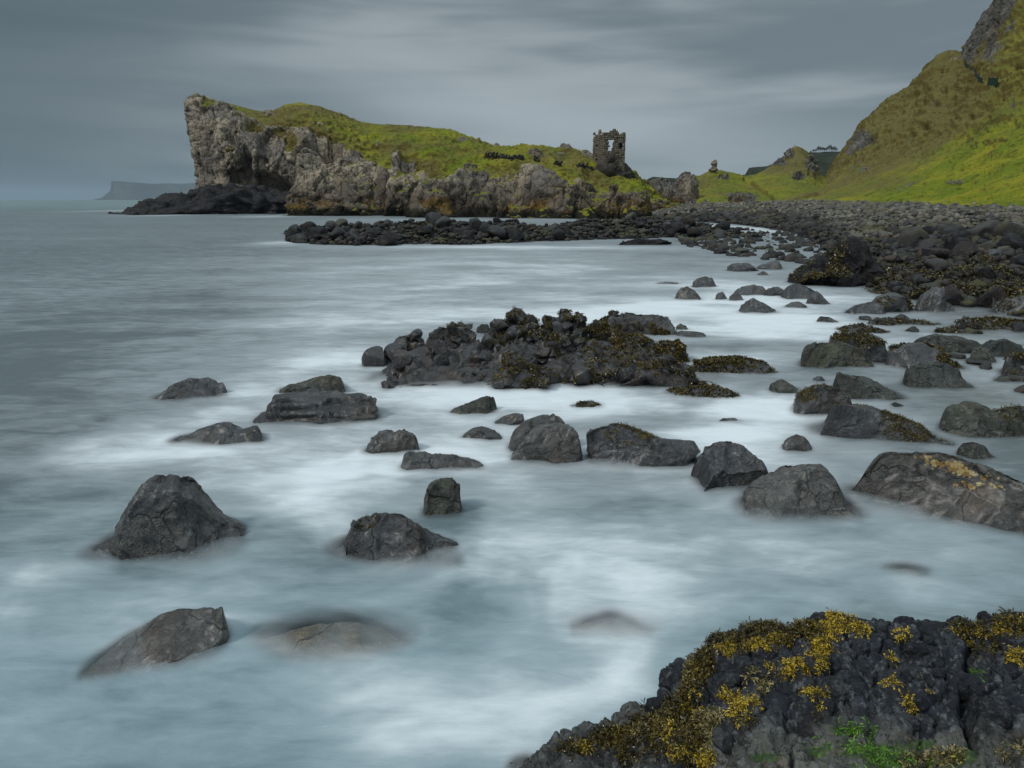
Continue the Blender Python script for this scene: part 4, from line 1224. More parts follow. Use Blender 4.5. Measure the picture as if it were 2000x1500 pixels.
for s in (0, .5, 1):
    bm = bmesh.new(); box_bm(bm, dd * s + Vector((0, -.1, .6)), (.12, .12, 1.8)); bm_obj('post', bm, 'net', fe)

# balanced stone stack on the mound
p = at(1395, 336, 178)
st = link('rock_stack', None, loc=p, label='knobbly standing rock balanced on top of the grassy mound, against the sky', category='rock stack')
for (cx, cy, r_, hs, sd) in [(1394, 331, 1.45, .5, 41), (1395, 325, .78, 1.0, 42), (1395, 318.5, .82, .8, 43), (1396.5, 315, .58, .7, 44)]:
    V, F = blob(4, sd, 16, .9, .18); V = V * (np.array([1, 1, hs]) * r_)
    link('rock', mk_mesh('rock', V, F, M['masonry']), parent=st, loc=Vector(at(cx, cy, 178)) - st.location)

# row of trees on the distant ridge
tmpl = None
xs = [1583, 1588, 1593, 1598, 1602, 1606, 1610, 1614, 1619, 1624, 1628, 1632]
szs = [.5, .7, .8, 1.0, .9, .9, .8, .9, 1.2, .9, 1.0, .8]
def tree_meshes(seed):
    r = random.Random(seed)
    bm = bmesh.new()
    bmesh.ops.create_cone(bm, cap_ends=True, segments=6, radius1=.22, radius2=.08, depth=4.4, matrix=Matrix.Translation((0, 0, 2.0)))
    for k in range(6):
        a = r.uniform(0, 6.28)
        m = Matrix.Translation((math.cos(a) * .7, math.sin(a) * .7, 3.6 + r.uniform(-.4, .8))) @ Matrix.Rotation(a, 4, 'Z') @ Matrix.Rotation(R(40), 4, 'Y')
        bmesh.ops.create_cone(bm, cap_ends=True, segments=4, radius1=.07, radius2=.03, depth=2.0, matrix=m)
    mt = bpy.data.meshes.new('trunk'); bm.to_mesh(mt); bm.free(); mt.materials.append(M['bark'])
    V, F = [], []
    for k in range(230):
        a = r.uniform(0, 6.28); rr = 1.7 * r.uniform(.1, 1) ** .6; z = 5.3 + r.gauss(0, .7)
        rr *= max(0.1, 1 - ((z - 5.3) / 2.1) ** 2) ** .5
        c = Vector((math.cos(a) * rr, math.sin(a) * rr, z)); b = len(V)
        for q in range(3): V.append((c + Vector((r.uniform(-.45, .45), r.uniform(-.45, .45), r.uniform(-.35, .35))))[:])
        F.append((b, b + 1, b + 2))
    return mt, mk_mesh('crown', np.array(V), np.array(F), M['leaf'], smooth=False)
tm = [tree_meshes(s) for s in (1, 2, 3)]
for k, (x, s) in enumerate(zip(xs, szs)):
    p = at(x, 300.5 if x > 1595 else 302, 688)
    o = link('tree', None, loc=p, label='small bare-looking tree in the row on the distant ridge', category='tree', group='row of trees on the distant ridge')
    o.scale = (s * 1.0,) * 3
    link('trunk', tm[k % 3][0], parent=o); link('crown', tm[k % 3][1], parent=o)

# ================================================================== BOULDERS IN THE WATER
def top_cond(zmin=0.35, box=None, thr=0.0, freq=3.0, seed=0, facing=False, zlo=0.06):
    def f_(V, N, px, py):
        c = ((N[:, 2] > zmin) & (V[:, 2] > zlo)).astype(float)
        if facing: c *= (N[:, 1] < 0.4)
        if box: c *= (px > box[0]) & (px < box[1]) & (py > box[2]) & (py < box[3])
        c *= (fbm(V * freq, 3, seed) > thr)
        return c
    return f_
# left foreground
hero('large conical dark boulder with black pits, left foreground', [(208,1075),(225,1040),(250,985),(285,945),(310,928),(345,927),(372,931),(400,960),(430,992),(455,1022),(482,1052)], 1098, -0.68, 201, 'rock_brown', flare=.55, rough=.022, nplanes=10, lump=.06, sub=6)
o, V, F = hero('slanting dark boulder with a brown weed tuft on its left shoulder, lower centre', [(653,1060),(660,1040),(675,1025),(692,1018),(735,1003),(782,1002),(810,1022),(850,1052),(902,1090)], 1105, -0.6, 202, 'rock_brown', ends=(1080, 1105), flare=.45, nplanes=12, lump=.07, sub=6, rough=.025)
weed_on(o, V, F, top_cond(0.1, (655, 740, 1000, 1035), -.6), 70, 0.03, T_NEAR, 'weed', seed=2)
hero('smooth tilted boulder with brown barnacles, bottom left', [(222,1300),(236,1272),(264,1234),(305,1203),(350,1187),(400,1185),(438,1191),(455,1216)], 1318, -0.85, 203, 'rock_brown', flare=.2, nplanes=8, lump=.05, sub=6, rough=.010, soft=.75, ends=(1325, 1290))
hero('broad brown boulder just under the milky water, bottom centre-left', [(500,1215),(560,1190),(630,1176),(700,1176),(745,1190),(790,1215),(815,1250)], 1300, -0.6, 204, 'rock_tan', flare=.3, nplanes=10, sub=5, sink=-0.165, lump=.05, bend=0, taper=False)
hero('faint boulder drowned in the milky water, below the middle', [(1105,1190),(1140,1165),(1190,1155),(1240,1170),(1285,1205)], 1250, -0.6, 205, 'rock_tan', bend=0, taper=False, flare=.5, sink=-0.215, lump=.05)
hero('faint boulder drowned in the water below the lichened boulder', [(1720,1110),(1745,1095),(1780,1092),(1815,1108)], 1130, -0.6, 206, 'rock_tan', bend=0, taper=False, flare=.3, sink=-0.09, sub=4)
# middle left
hero('low dark boulder farthest left, alone in the grey water', [(305,775),(335,752),(372,739),(388,741),(405,737),(425,745),(445,752)], 782, -0.5, 210, 'rock_wet', flare=.4)
hero('pale ghostly boulder behind the layered boulder', [(545,768),(560,752),(592,745),(622,735),(645,732),(665,736),(682,745),(686,758)], 772, -0.6, 211, 'rock_green', flare=.3)
hero('flat layered dark slab boulder with ledges, middle left', [(516,822),(522,800),(540,772),(560,768),(600,768),(640,766),(660,768),(700,768),(715,776),(742,785),(747,800)], 832, -0.6, 212, 'rock_wet', flare=.2, strata=0.022, nplanes=16, lump=.05, sub=6, rough=.03, soft=1.0)
hero('small dark stone perched on the back of the layered slab', [(596,768),(602,760),(612,757),(624,762),(630,769)], 770, -0.6, 213, 'rock_wet', name='stone', category='stone', Yc=float(wp(610, 815)[1]) + .5, z0=0.18, sub=4)
hero('dark humped boulder left of the layered slab', [(345,868),(360,856),(388,838),(430,825),(447,824),(470,835),(500,833),(528,845)], 873, -0.55, 214, 'rock_wet', flare=.45, lump=.08)
hero('ridged grey boulder below right of the layered slab', [(712,882),(722,862),(742,842),(756,839),(770,844),(790,838),(806,848),(822,860)], 890, -0.7, 215, 'rock_brown', flare=.4, rough=.05, lump=.12)
hero('long low brown boulder lying just awash, middle', [(785,888),(800,880),(830,879),(870,887),(910,892),(945,905)], 922, -0.45, 216, 'rock_brown', flare=.3, sink=-0.01, rough=.03)
hero('half-drowned upright grey boulder above the centre', [(828,955),(840,935),(860,925),(882,927),(896,943),(903,975)], 1012, -0.95, 217, 'rock_green', flare=.4, sink=-0.035, rough=.04)
hero('small round brown boulder left of the boulder pair', [(900,852),(922,835),(942,831),(962,838),(980,852)], 862, -0.7, 218, 'rock_brown', flare=.35)
hero('rounded grey boulder below the left end of the reef', [(880,800),(905,790),(930,779),(948,773),(965,776),(970,795)], 812, -0.7, 219, 'rock_green', flare=.35)
hero('small pale wedge boulder left of the boulder pair', [(965,824),(985,812),(1008,806),(1022,809),(1027,824)], 832, -0.7, 220, 'rock_brown', flare=.3, sub=4)
hero('back boulder of the pair in the centre of the bay', [(993,868),(1005,840),(1025,822),(1050,812),(1080,808),(1098,818),(1110,845)], 885, -0.7, 221, 'rock_brown', flare=.3)
hero('front boulder of the pair in the centre, split by a diagonal ridge', [(998,895),(1018,862),(1035,842),(1052,831),(1085,827),(1115,831),(1130,848),(1136,870)], 908, -0.75, 222, 'rock_brown', flare=.3, nplanes=12, lump=.07, sub=6)
o, V, F = hero('long flat pale boulder with a yellow-green weed patch on top, centre right', [(1134,868),(1140,845),(1165,834),(1200,825),(1245,836),(1275,850),(1300,860),(1340,861),(1362,868),(1370,885)], 916, -0.5, 223, 'rock_brown', flare=.25, nplanes=14, lump=.05, sub=6, soft=1.0)
weed_on(o, V, F, top_cond(0.4, (1170, 1272, 820, 868), -.15, 4), 320, 0.035, T_NEAR, 'weed_olive', seed=3)
weed_on(o, V, F, top_cond(0.4, (1150, 1290, 820, 872), -.2, 4), 160, 0.035, T_NEAR, 'weed', seed=4)
hero('black cracked boulder with a steep round back, right of the flat boulder', [(1345,935),(1358,900),(1375,875),(1392,864),(1430,861),(1450,867),(1475,888),(1502,915)], 962, -0.75, 2243, 'rock_wet', flare=.35, nplanes=12, lump=.06, sub=6)
hero('brown domed boulder just in front of the black cracked one', [(1430,985),(1455,958),(1482,934),(1530,909),(1580,906),(1602,907),(1622,922),(1640,950),(1662,1000)], 1020, -0.7, 225, 'rock_brown', flare=.4, nplanes=12, lump=.06, sub=6)
def lich20(px, py):
    a = np.exp(-((px - 1865) / 80) ** 2 - ((py - (914 + (px - 1865) * .30)) / 15) ** 2)
    a = np.maximum(a, 0.9 * np.exp(-((px - 1895) / 45) ** 2 - ((py - 946) / 11) ** 2))
    a = np.maximum(a, 0.6 * np.exp(-((px - 1950) / 35) ** 2 - ((py - 950) / 12) ** 2))
    return a
hero('very large boulder with a yellow lichen streak, right edge of the picture', [(1668,975),(1676,935),(1688,905),(1720,882),(1800,880),(1850,885),(1900,900),(1960,918),(2010,936),(2080,960),(2150,1010)], 1050, -0.42, 226, 'rock_lichen', ends=(985, 1110), flare=.45, nplanes=14, lump=.05, sub=6, lich=lich20, soft=1.0)
hero('small pale whitish boulder behind the lichened one', [(1866,885),(1880,866),(1900,863),(1925,872),(1937,892)], 900, -0.7, 227, 'rock_green', flare=.3, sub=4)
hero('small dark boulder between the cracked boulder and the weedy boulders', [(1523,875),(1535,857),(1555,848),(1572,853),(1584,868)], 884, -0.7, 228, 'rock_wet', flare=.35)
o, V, F = hero('big black boulder crowned with olive seaweed, right of centre', [(1582,845),(1590,815),(1605,798),(1640,789),(1700,793),(1760,812),(1800,830),(1822,852)], 868, -0.55, 229, 'rock_wet', flare=.3, nplanes=14, lump=.06, sub=6, soft=1.0, ends=(848, 868))
weed_on(o, V, F, top_cond(0.35, None, -.14, 2.2, 4), 700, 0.05, T_NEAR, 'weed', seed=5)
weed_on(o, V, F, top_cond(0.5, None, .02, 2.2, 4), 170, 0.045, T_NEAR, 'weed_olive', seed=6)
o, V, F = hero('smaller weedy boulder touching the big black one on its upper left', [(1541,805),(1552,775),(1578,757),(1612,752),(1642,757),(1662,778),(1670,800)], 816, -0.7, 230, 'rock_wet', flare=.25, lump=.07)
weed_on(o, V, F, top_cond(0.35, None, -.02, 2.6, 7), 260, 0.05, T_NEAR, 'weed', seed=7)
weed_on(o, V, F, top_cond(0.35, None, .06, 2.6, 7), 60, 0.045, T_NEAR, 'weed_olive', seed=8)
o, V, F = hero('long grey-green cracked boulder at the right edge with weed at its far end', [(1821,840),(1836,808),(1860,790),(1890,781),(1915,787),(1935,800),(1985,792),(2040,800),(2110,830)], 860, -0.5, 231, 'rock_green', flare=.2, nplanes=14, lump=.06, sub=6)
weed_on(o, V, F, top_cond(0.35, (1945, 2100, 785, 830), -.3), 160, 0.06, T_NEAR, 'weed', seed=9)
hero('flat-topped grey slab boulder sloping down to the right', [(1608,760),(1612,735),(1650,730),(1690,738),(1720,752),(1750,765),(1760,780)], 785, -0.6, 232, 'rock_green', flare=.2, lump=.05, soft=1)
hero('small pointed grey boulder right of the weedy islet', [(1500,757),(1512,746),(1526,740),(1545,750),(1568,768)], 771, -0.7, 233, 'rock_green', flare=.4, sub=4)
hero('smooth oval grey-green boulder with fine cracks, right', [(1757,742),(1768,724),(1790,709),(1825,705),(1852,708),(1872,722),(1889,745)], 764, -0.75, 234, 'rock_green', flare=.15, nplanes=8, lump=.04, sub=6, rough=.012)
hero('angular grey-green boulder standing in front of the weed-topped one', [(1553,705),(1562,686),(1585,670),(1612,667),(1650,669),(1682,682),(1692,700)], 722, -0.7, 235, 'rock_green', flare=.15, nplanes=12, lump=.04, rough=.012, sub=6)
o, V, F = hero('dark boulder with a weed cap behind the angular grey-green one', [(1610,690),(1618,665),(1632,652),(1680,650),(1715,656),(1730,670),(1734,695)], 710, -0.7, 236, 'rock_wet', flare=.15)
weed_on(o, V, F, top_cond(0.4, None, -.1, 2.0), 260, 0.07, T_MID, 'weed', seed=11)
o, V, F = hero('brown rounded boulder with weed on its shoulder, behind the smooth oval one', [(1730,705),(1740,682),(1765,670),(1800,668),(1835,682),(1860,705),(1876,725)], 728, -0.7, 237, 'rock_brown', flare=.15)
weed_on(o, V, F, top_cond(0.3, None, -.02, 2.0), 260, 0.07, T_MID, 'weed', seed=12)
hero('long low grey boulder behind the brown rounded one', [(1780,672),(1800,660),(1830,653),(1870,655),(1905,664),(1922,680)], 692, -0.5, 238, 'rock_green', flare=.1)
hero('small grey boulder at the right end of the long low one', [(1884,700),(1892,682),(1915,676),(1935,685),(1944,702)], 712, -0.8, 239, 'rock_green', flare=.1, sub=4)
hero('grey boulder half hidden behind the small grey one', [(1905,680),(1935,664),(1965,662),(1995,675),(2010,695)], 702, -0.7, 240, 'rock_green', flare=.1, sub=4)
o, V, F = hero('weed-draped boulder cut by the right edge of the picture', [(1942,730),(1955,706),(1985,694),(2020,695),(2060,715)], 742, -0.7, 241, 'rock_brown', flare=.1)
weed_on(o, V, F, top_cond(0.3, None, -.1, 2.0), 160, 0.07, T_MID, 'weed', seed=13)
hero('flat pale stone awash below the weed-draped boulder', [(1930,745),(1950,735),(1985,732),(2030,742)], 752, -0.6, 242, 'rock_green', flare=.1, sub=4)
# islets of weed
def islet(label, outline, basey, seed, count, size=0.06, gold=0, tm=T_MID, depth=-0.6):
    o, V, F = hero(label, outline, basey, depth, seed, 'rock_wet', name='weedy_rock', category='seaweed rock', flare=.3, sub=4)
    weed_on(o, V, F, top_cond(-0.1, None, -1, zlo=-0.03), count, size, tm, 'weed', seed=seed)
    if gold: weed_on(o, V, F, top_cond(0.1, None, -1, zlo=-0.03), gold, size, tm, 'weed_olive', seed=seed + 1)
islet('low weed-covered islet alone right of centre, above the flat boulder', [(1292,772),(1310,760),(1345,758),(1370,753),(1400,756),(1435,768)], 780, 250, 520, 0.055, 20)
islet('low islet of trailing weed at the right tip of the reef', [(1340,712),(1370,703),(1410,697),(1450,700),(1480,706),(1502,714)], 733, 251, 900, 0.06, 60)
islet('tiny green weed tuft awash between reef and boulder pair', [(1115,795),(1135,785),(1155,784),(1178,793)], 800, 252, 120, 0.04, 10)
islet('weed-covered flat rock behind the weed-capped boulder', [(1630,648),(1650,638),(1680,633),(1705,640),(1730,648)], 652, 253, 200, 0.08)
islet('small weed-topped stone in the pool by the right edge', [(1820,650),(1835,642),(1858,641),(1880,650)], 654, 254, 90, 0.07)
islet('flat mat of weed lying in the pool, right edge', [(1840,640),(1880,626),(1930,621),(1990,624),(2060,632)], 648, 255, 900, 0.08, 30, depth=-.45)
islet('thin strip of weed in the shallow pool', [(1690,628),(1730,620),(1790,624),(1830,632)], 637, 256, 220, 0.07, depth=-.35)
hero('small low dark stone in white water, right of the weedy islet', [(1402,823),(1415,816),(1435,816),(1450,823)], 827, -0.5, 260, 'rock_wet', sub=4, flare=.3, name='stone', category='stone')
hero('tiny dark stone beside the sloping grey slab', [(1586,741),(1595,735),(1605,735),(1612,743)], 746, -0.6, 261, 'rock_wet', sub=4, name='stone', category='stone')
hero('tiny grey stone awash below the smooth oval boulder', [(1735,792),(1748,785),(1765,792)], 797, -0.6, 262, 'rock_green', sub=4, name='stone', category='stone')
# behind and right of the reef
hero('black flat stone in bright water, upper right of the reef', [(1593,627),(1602,618),(1620,619),(1637,628)], 632, -0.6, 263, 'rock_wet', sub=4, name='stone', category='stone')
hero('low black stone right behind the reef', [(1310,655),(1330,645),(1355,646),(1378,652)], 659, -0.5, 264, 'rock_wet', sub=4, name='stone', category='stone')
hero('cluster-back boulder awash right behind the reef', [(1180,640),(1195,618),(1222,608),(1250,612),(1280,613),(1305,620),(1322,635)], 656, -0.5, 265, 'rock_wet', sub=5, rough=.05)
hero('small round stone just off the back of the reef', [(1318,640),(1328,632),(1340,636),(1345,645)], 646, -0.7, 266, 'rock_green', sub=4, name='stone', category='stone')
hero('little round stone peeping out behind the reef top', [(930,643),(940,633),(952,633),(960,645)], 652, -0.7, 267, 'rock_green', sub=4, name='stone', category='stone')
up = [
 ('pyramid-shaped grey stone, leftmost of the far stones in the bay', [(1315,578),(1330,563),(1342,559),(1355,566),(1369,581)], 586),
 ('round-backed dark boulder behind the pyramid-shaped stone', [(1348,556),(1360,545),(1378,540),(1392,544),(1398,556)], 562),
 ('small dark hump right of the pyramid-shaped stone', [(1396,580),(1402,572),(1412,571),(1420,582)], 586),
 ('small pointed dark stone beside the small hump', [(1420,582),(1432,574),(1445,574),(1452,584)], 588),
 ('sharp-ridged grey boulder with a long slope to the right', [(1443,603),(1455,590),(1470,583),(1490,592),(1518,608)], 614),
 ('broad grey boulder with its left end awash', [(1430,570),(1450,560),(1470,556),(1490,560),(1498,572)], 578),
 ('dark boulder right of the broad grey one', [(1488,574),(1500,563),(1520,560),(1540,572)], 580),
 ('weedy dark boulder left of the pale cone stone', [(1525,572),(1540,558),(1562,553),(1590,566),(1598,580)], 586),
 ('pale cone-shaped stone near the shore', [(1572,590),(1585,574),(1595,569),(1608,580),(1620,592)], 596),
 ('low dark hump in the white water below the cone stone', [(1528,600),(1545,590),(1560,588),(1575,598)], 603),
 ('jagged black rock, left of two in the far bay', [(1416,526),(1428,516),(1440,513),(1460,513),(1472,520),(1478,527)], 531),
 ('jagged black rock, right of two in the far bay', [(1476,522),(1490,515),(1510,511),(1520,510),(1528,522)], 527),
 ('small dark stone off the big slanting rock', [(1478,535),(1490,529),(1500,534)], 538),
 ('flat stone almost covered by water, far bay', [(1280,553),(1300,550),(1325,552)], 556),
]
for k, (lb_, ol, by) in enumerate(up):
    hero(lb_, ol, by, -0.7, 300 + k, 'rock_wet' if k % 3 else 'rock_brown', sub=4, flare=.3, lump=.09, rough=.03)
sh = [
 ('striped dark boulder with its left end running into the water', [(1645,612),(1665,598),(1700,590),(1722,592),(1722,608)], 616, 'rock_wet'),
 ('large dark boulder with a weed cap behind the striped one', [(1690,600),(1712,580),(1740,570),(1765,575),(1780,592),(1784,605)], 612, 'rock_wet'),
 ('blocky dark boulder standing upright at the edge of the pool', [(1783,600),(1800,575),(1822,562),(1845,563),(1854,580),(1848,604)], 611, 'rock_wet'),
 ('big dark rounded boulder at the right edge above the pool', [(1925,610),(1938,592),(1965,582),(2000,577),(2045,590)], 618, 'rock_wet'),
]
for k, (lb_, ol, by, mm) in enumerate(sh):
    o, V, F = hero(lb_, ol, by, -0.8, 330 + k, mm, sub=5, flare=.15, lump=.06)
    if k in (1, 3): weed_on(o, V, F, top_cond(0.3, None, .0, 1.5), 160, 0.09, T_FAR, 'weed', seed=40 + k)
POOL = [(1905, 712, .20), (1868, 700, .16), (1925, 722, .14), (1998, 716, .22), (1780, 648, .16), (1900, 652, .2), (1990, 648, .26), (1690, 625, .15), (1760, 625, .2), (2010, 770, .2), (1880, 690, .18), (1965, 690, .24)]
# the large slanting rock on the shore
o, V, F = hero('tall black slanting rock with a steep right side and weedy slope on the shore', [(1530,552),(1540,535),(1560,530),(1575,515),(1600,500),(1640,478),(1665,468),(1690,466),(1704,472),(1700,500),(1700,540)], 562, 3.4, 340, 'rock_black', name='slanting_rock', category='rock', sub=6, lump=.08, rough=.03, nplanes=16, soft=1.0, cone=0.0, chunk=(.9, .11), taper=False)
weed_on(o, V, F, lambda V, N, px, py: ((N[:, 2] > .2) & (px < 1660) & (py > 470) & (V[:, 2] > .1)) * (fbm(V * 1.5, 3, 3) > -.15), 900, 0.11, T_FAR, 'weed', seed=50)
weed_on(o, V, F, lambda V, N, px, py: ((N[:, 2] > .3) & (px < 1650) & (py > 470) & (V[:, 2] > .3)) * (fbm(V * 1.5, 3, 3) > .1), 130, 0.10, T_FAR, 'weed_olive', seed=51)

# ================================================================== THE CENTRAL REEF
rc = wp(1050, 740)
reef = link('reef', None, loc=(float(rc[0]), float(rc[1]), 0), label='jagged dark rock reef hung with seaweed in the middle of the bay', category='reef')
RV, RF, ro = [], [], 0
def rp(outline, basey, depth, seed, mat='rock_reef', **kw):
    global ro
    nm = kw.pop('name', 'rock')
    o, V, F = hero(None, outline, basey, depth, seed, mat, name=nm, parent=reef, **kw)
    RV.append(V); RF.append(F + ro); ro += len(V)
    return o
rp([(758,722),(785,704),(810,692),(850,674),(900,668),(950,676),(1000,662),(1080,655),(1150,668),(1220,668),(1280,682),(1330,694),(1350,712)], 756, 2.3, 400, 'rock_reef', name='rock_base', sub=6, lump=.08, rough=.03, nplanes=20, flare=.55, cone=.3, chunk=(.5, .12))
rp([(775,697),(780,667),(792,657),(812,659),(830,667),(838,692)], 700, 0.7, 401, rough=.05)
rp([(828,687),(838,652),(862,640),(895,641),(918,657),(935,679),(940,700)], 712, 1.0, 402, rough=.03, Yc=12.9)
rp([(868,647),(880,631),(900,635),(925,647),(935,662)], 660, 0.8, 403, rough=.05, Yc=13.8)
rp([(832,720),(838,697),(855,679),(890,681),(920,697),(925,715)], 732, 0.8, 404)
rp([(788,728),(800,706),(830,700),(850,712),(858,730)], 742, 0.6, 405)
rp([(870,735),(880,712),(920,699),(952,700),(960,730)], 745, 0.8, 406)
rp([(730,700),(745,697),(770,692),(790,699),(800,712)], 718, 0.6, 407, 'rock_green')
rp([(955,697),(962,657),(980,629),(1010,622),(1032,632),(1045,657),(1050,700)], 720, 1.2, 408, 'rock_reef', rough=.04, Yc=13.0, sub=6)
rp([(1048,677),(1055,642),(1075,621),(1100,618),(1130,625),(1148,647),(1155,687)], 705, 1.3, 409, rough=.04, Yc=13.2, sub=6)
rp([(985,687),(992,655),(1015,645),(1040,649),(1050,672)], 700, .8, 410, 'rock_reef', Yc=12.4)
rp([(1088,697),(1100,675),(1130,665),(1150,677),(1158,705)], 712, .7, 411, Yc=12.1)
rp([(1145,657),(1165,637),(1195,637),(1215,652),(1225,672)], 680, .9, 412, Yc=13.6)
rp([(958,750),(975,725),(1000,712),(1040,712),(1068,728),(1080,752)], 764, .9, 413, 'rock_reef')
rp([(1040,720),(1060,690),(1085,682),(1105,698),(1110,725)], 735, .6, 414)
rp([(1190,690),(1215,655),(1250,652),(1275,665),(1290,700)], 710, 1.0, 415, Yc=13.2)
rp([(1140,650),(1180,622),(1210,616),(1260,622),(1300,628),(1320,640)], 655, .9, 416)
rp([(1270,700),(1290,668),(1325,664),(1338,680),(1340,705)], 715, .8, 417)
V = np.concatenate(RV); F = np.concatenate(RF)
Nn = normals(V, F)
px, py = proj(V)
rr = np.random.default_rng(5)
cand = np.where((Nn[:, 2] > 0.1) & (V[:, 2] > 0.02) & (Nn[:, 1] < .5))[0]
# keep only points that are really on the outside of the heap
bvr = BVHTree.FromPolygons([tuple(v) for v in V], [tuple(q) for q in F])
def exposed(idx, V, Nn, bv, n):
    out = []
    for i in idx:
        p_ = Vector(V[i]) + Vector(Nn[i]) * .02
        d_ = Vector((0, 0, CAMH)) - p_
        if bv.ray_cast(p_, d_.normalized(), d_.length)[0] is None: out.append(i)
        if len(out) >= n: break
    return np.array(out)
rr.shuffle(cand)
ex = exposed(cand[:6000], V, Nn, bvr, 3600)
lv = [blob(3, 700 + k, 11, 1.0, .05, .42, .85) for k in range(6)]
lm_ = [mk_mesh('rock', a, b, M['rock_reef']) for k, (a, b) in enumerate(lv)]
XV, XF, xo = [V], [F], len(V)
for n_, i in enumerate(ex[:190]):
    if px[i] > 1180 and rr.uniform() < .5: continue
    s = 0.06 + 0.17 * rr.uniform() ** 2.2
    k = rr.integers(0, 6)
    o = link('rock', lm_[k], parent=reef, loc=Vector(V[i]) - reef.location)
    o.rotation_euler = tuple(rr.uniform(0, 6.28, 3)); sc3 = rr.uniform(.7, 1.3, 3) * s; o.scale = tuple(sc3)
    Rm = np.array(o.rotation_euler.to_matrix())
    W_ = (lv[k][0] * sc3) @ Rm.T + V[i]
    XV.append(W_); XF.append(lv[k][1] + xo); xo += len(W_)
XV = np.concatenate(XV); XF = np.concatenate(XF)
solid(XV, XF)
XN = normals(XV, XF); xpx, xpy = proj(XV)
wz = .3 * sstep(xpx, 940, 990) + np.exp(-((xpx - 1190) / 150) ** 2) + 0.55 * np.exp(-((xpx - 1000) / 35) ** 2) + 0.35 * np.exp(-((xpx - 800) / 30) ** 2 - ((xpy - 665) / 18) ** 2) + .6 * (xpy < 640) * np.exp(-((xpx - 890) / 20) ** 2) + sstep(xpx, 1240, 1300)
bvx = BVHTree.FromPolygons(XV.tolist(), XF.tolist())
def reef_cond(seed, thr, lo=0.02):
    def f_(V, N, px_, py_):
        c = wz * (N[:, 2] > 0.05) * (V[:, 2] > lo) * (N[:, 1] < .5) * (fbm(V * 3, 3, seed) > thr)
        c = c * (xpx > 1140).astype(float) * .6 + c * .8 * (fbm(V * 2, 2, 9) > -0.1)
        c *= 1 - .95 * np.exp(-((px_ - 1120) / 40) ** 2 - ((py_ - 675) / 38) ** 2)
        return c
    return f_
weed_on(reef, XV, XF, reef_cond(3, -.4), 4600, 0.055, T_MID, 'weed', seed=60, bv=bvx)
weed_on(reef, XV, XF, reef_cond(3, -.15), 1300, 0.05, T_MID, 'weed_olive', seed=61, bv=bvx)

# ================================================================== THE LOW RUBBLE REEF
BD = []
for px_, fy, by, ty in [(560,474,468,471),(600,475,452,456),(650,476,450,448),(700,477,446,443),(780,477,441,437),(870,476,436,431),(930,475,440,434),(1000,473,443,440),(1080,470,440,436),(1150,468,436,434),(1240,466,436,433),(1300,464,437,434),(1350,463,442,440),(1400,463,449,447),(1440,462,456,455),(1480,466,460,461)]:
    a = wp(px_, fy)
    Yb = min(a[1] + 14, 96)
    top = at(px_, ty + 5, a[1] + 8); top[2] = min(top[2], .85)
    m1 = a + (top - a) * [.4, .4, 0] + [0, 0, top[2] * .55]
    bk = np.array([a[0] / a[1] * (a[1] + 15), a[1] + 15, 0.0])
    BD.append([a + [0, -3, -.8], a, m1, top, bk, bk + [0, 4, -.9]])
NRD, NCD = 70, 420
DG = loft(BD, NRD, NCD)
V = DG.reshape(-1, 3); Fq = grid_faces(NRD, NCD)
if normals(V, Fq)[:, 2].mean() < 0: Fq = Fq[:, ::-1]
V = V + np.stack([0 * V[:, 0], 0 * V[:, 0], 0.24 * ridged(V / .9, 4, 7) + .42 * fbm(V / 3.2, 3, 6)], -1)
DGV = V.reshape(NRD, NCD, 3)
solid(V, Fq)
low_reef = link('rubble_reef', None, loc=tuple(np.round(V.mean(0) * [1, 1, 0], 2)), label='long low reef of dark rubble lying in front of the headland', category='reef')
link('rubble_bank', mk_mesh('rubble_bank', V - np.array(low_reef.location), Fq, M['rock_far']), parent=low_reef)
# boulders that lie on it and on the beach: one of each kind, then copies
proto = {}
for kind, mt_ in (('wet', 'boulder_wet'), ('dry', 'boulder_dry'), ('black', 'rock_black')):
    proto[kind] = [mk_mesh('boulder', *blob(3, 800 + k, 12, 1.0, .07, .48, .9), M[mt_]) for k in range(7)]
pv = [blob(3, 800 + k, 12, 1.0, .07, .48, .9) for k in range(7)]
def put_boulder(P, s, kind, rng, label, group, flat=.95, parent=None, name='boulder', sol=True):
    k = int(rng.integers(0, 7))
    o = bpy.data.objects.new(name, proto[kind][k]); COL.objects.link(o)
    sc3 = np.array([rng.uniform(.8, 1.3), rng.uniform(.8, 1.25), flat * rng.uniform(.8, 1.15)]) * s
    if parent is not None: o.parent = parent; P_ = Vector(P) - parent.location
    else: P_ = Vector(P)
    o.location = P_; o.scale = tuple(sc3); o.rotation_euler = (rng.uniform(-.3, .3), rng.uniform(-.3, .3), rng.uniform(0, 6.28))
    if parent is None:
        o['label'] = label; o['category'] = 'boulder'; o['group'] = group
    if sol:
        Rm = np.array(o.rotation_euler.to_matrix())
        solid((pv[k][0] * sc3) @ Rm.T + np.array(P), pv[k][1])
    return o
rg = np.random.default_rng(21)
cnt = 0
while cnt < 150:
    i = rg.integers(int(NRD * .12), int(NRD * .72)); j = rg.integers(8, NCD - 4)
    P = DGV[i, j]
    if P[2] < -.15: continue
    s = 0.26 + 0.55 * rg.uniform() ** 3
    put_boulder(P + [0, 0, s * .45], s, 'black' if rg.uniform() < .5 else 'wet', rg, None, None, parent=low_reef, name='stone'); cnt += 1
ii = rg.integers(int(NRD * .08), int(NRD * .75), 5200); jj = rg.integers(2, NCD - 2, 5200)
P = DGV[ii, jj] + rg.normal(0, .15, (5200, 3)) * [1, 1, .2]
keep = P[:, 2] > -.12; P = P[keep]
S = 0.11 + 0.24 * rg.uniform(size=len(P)) ** 2.2
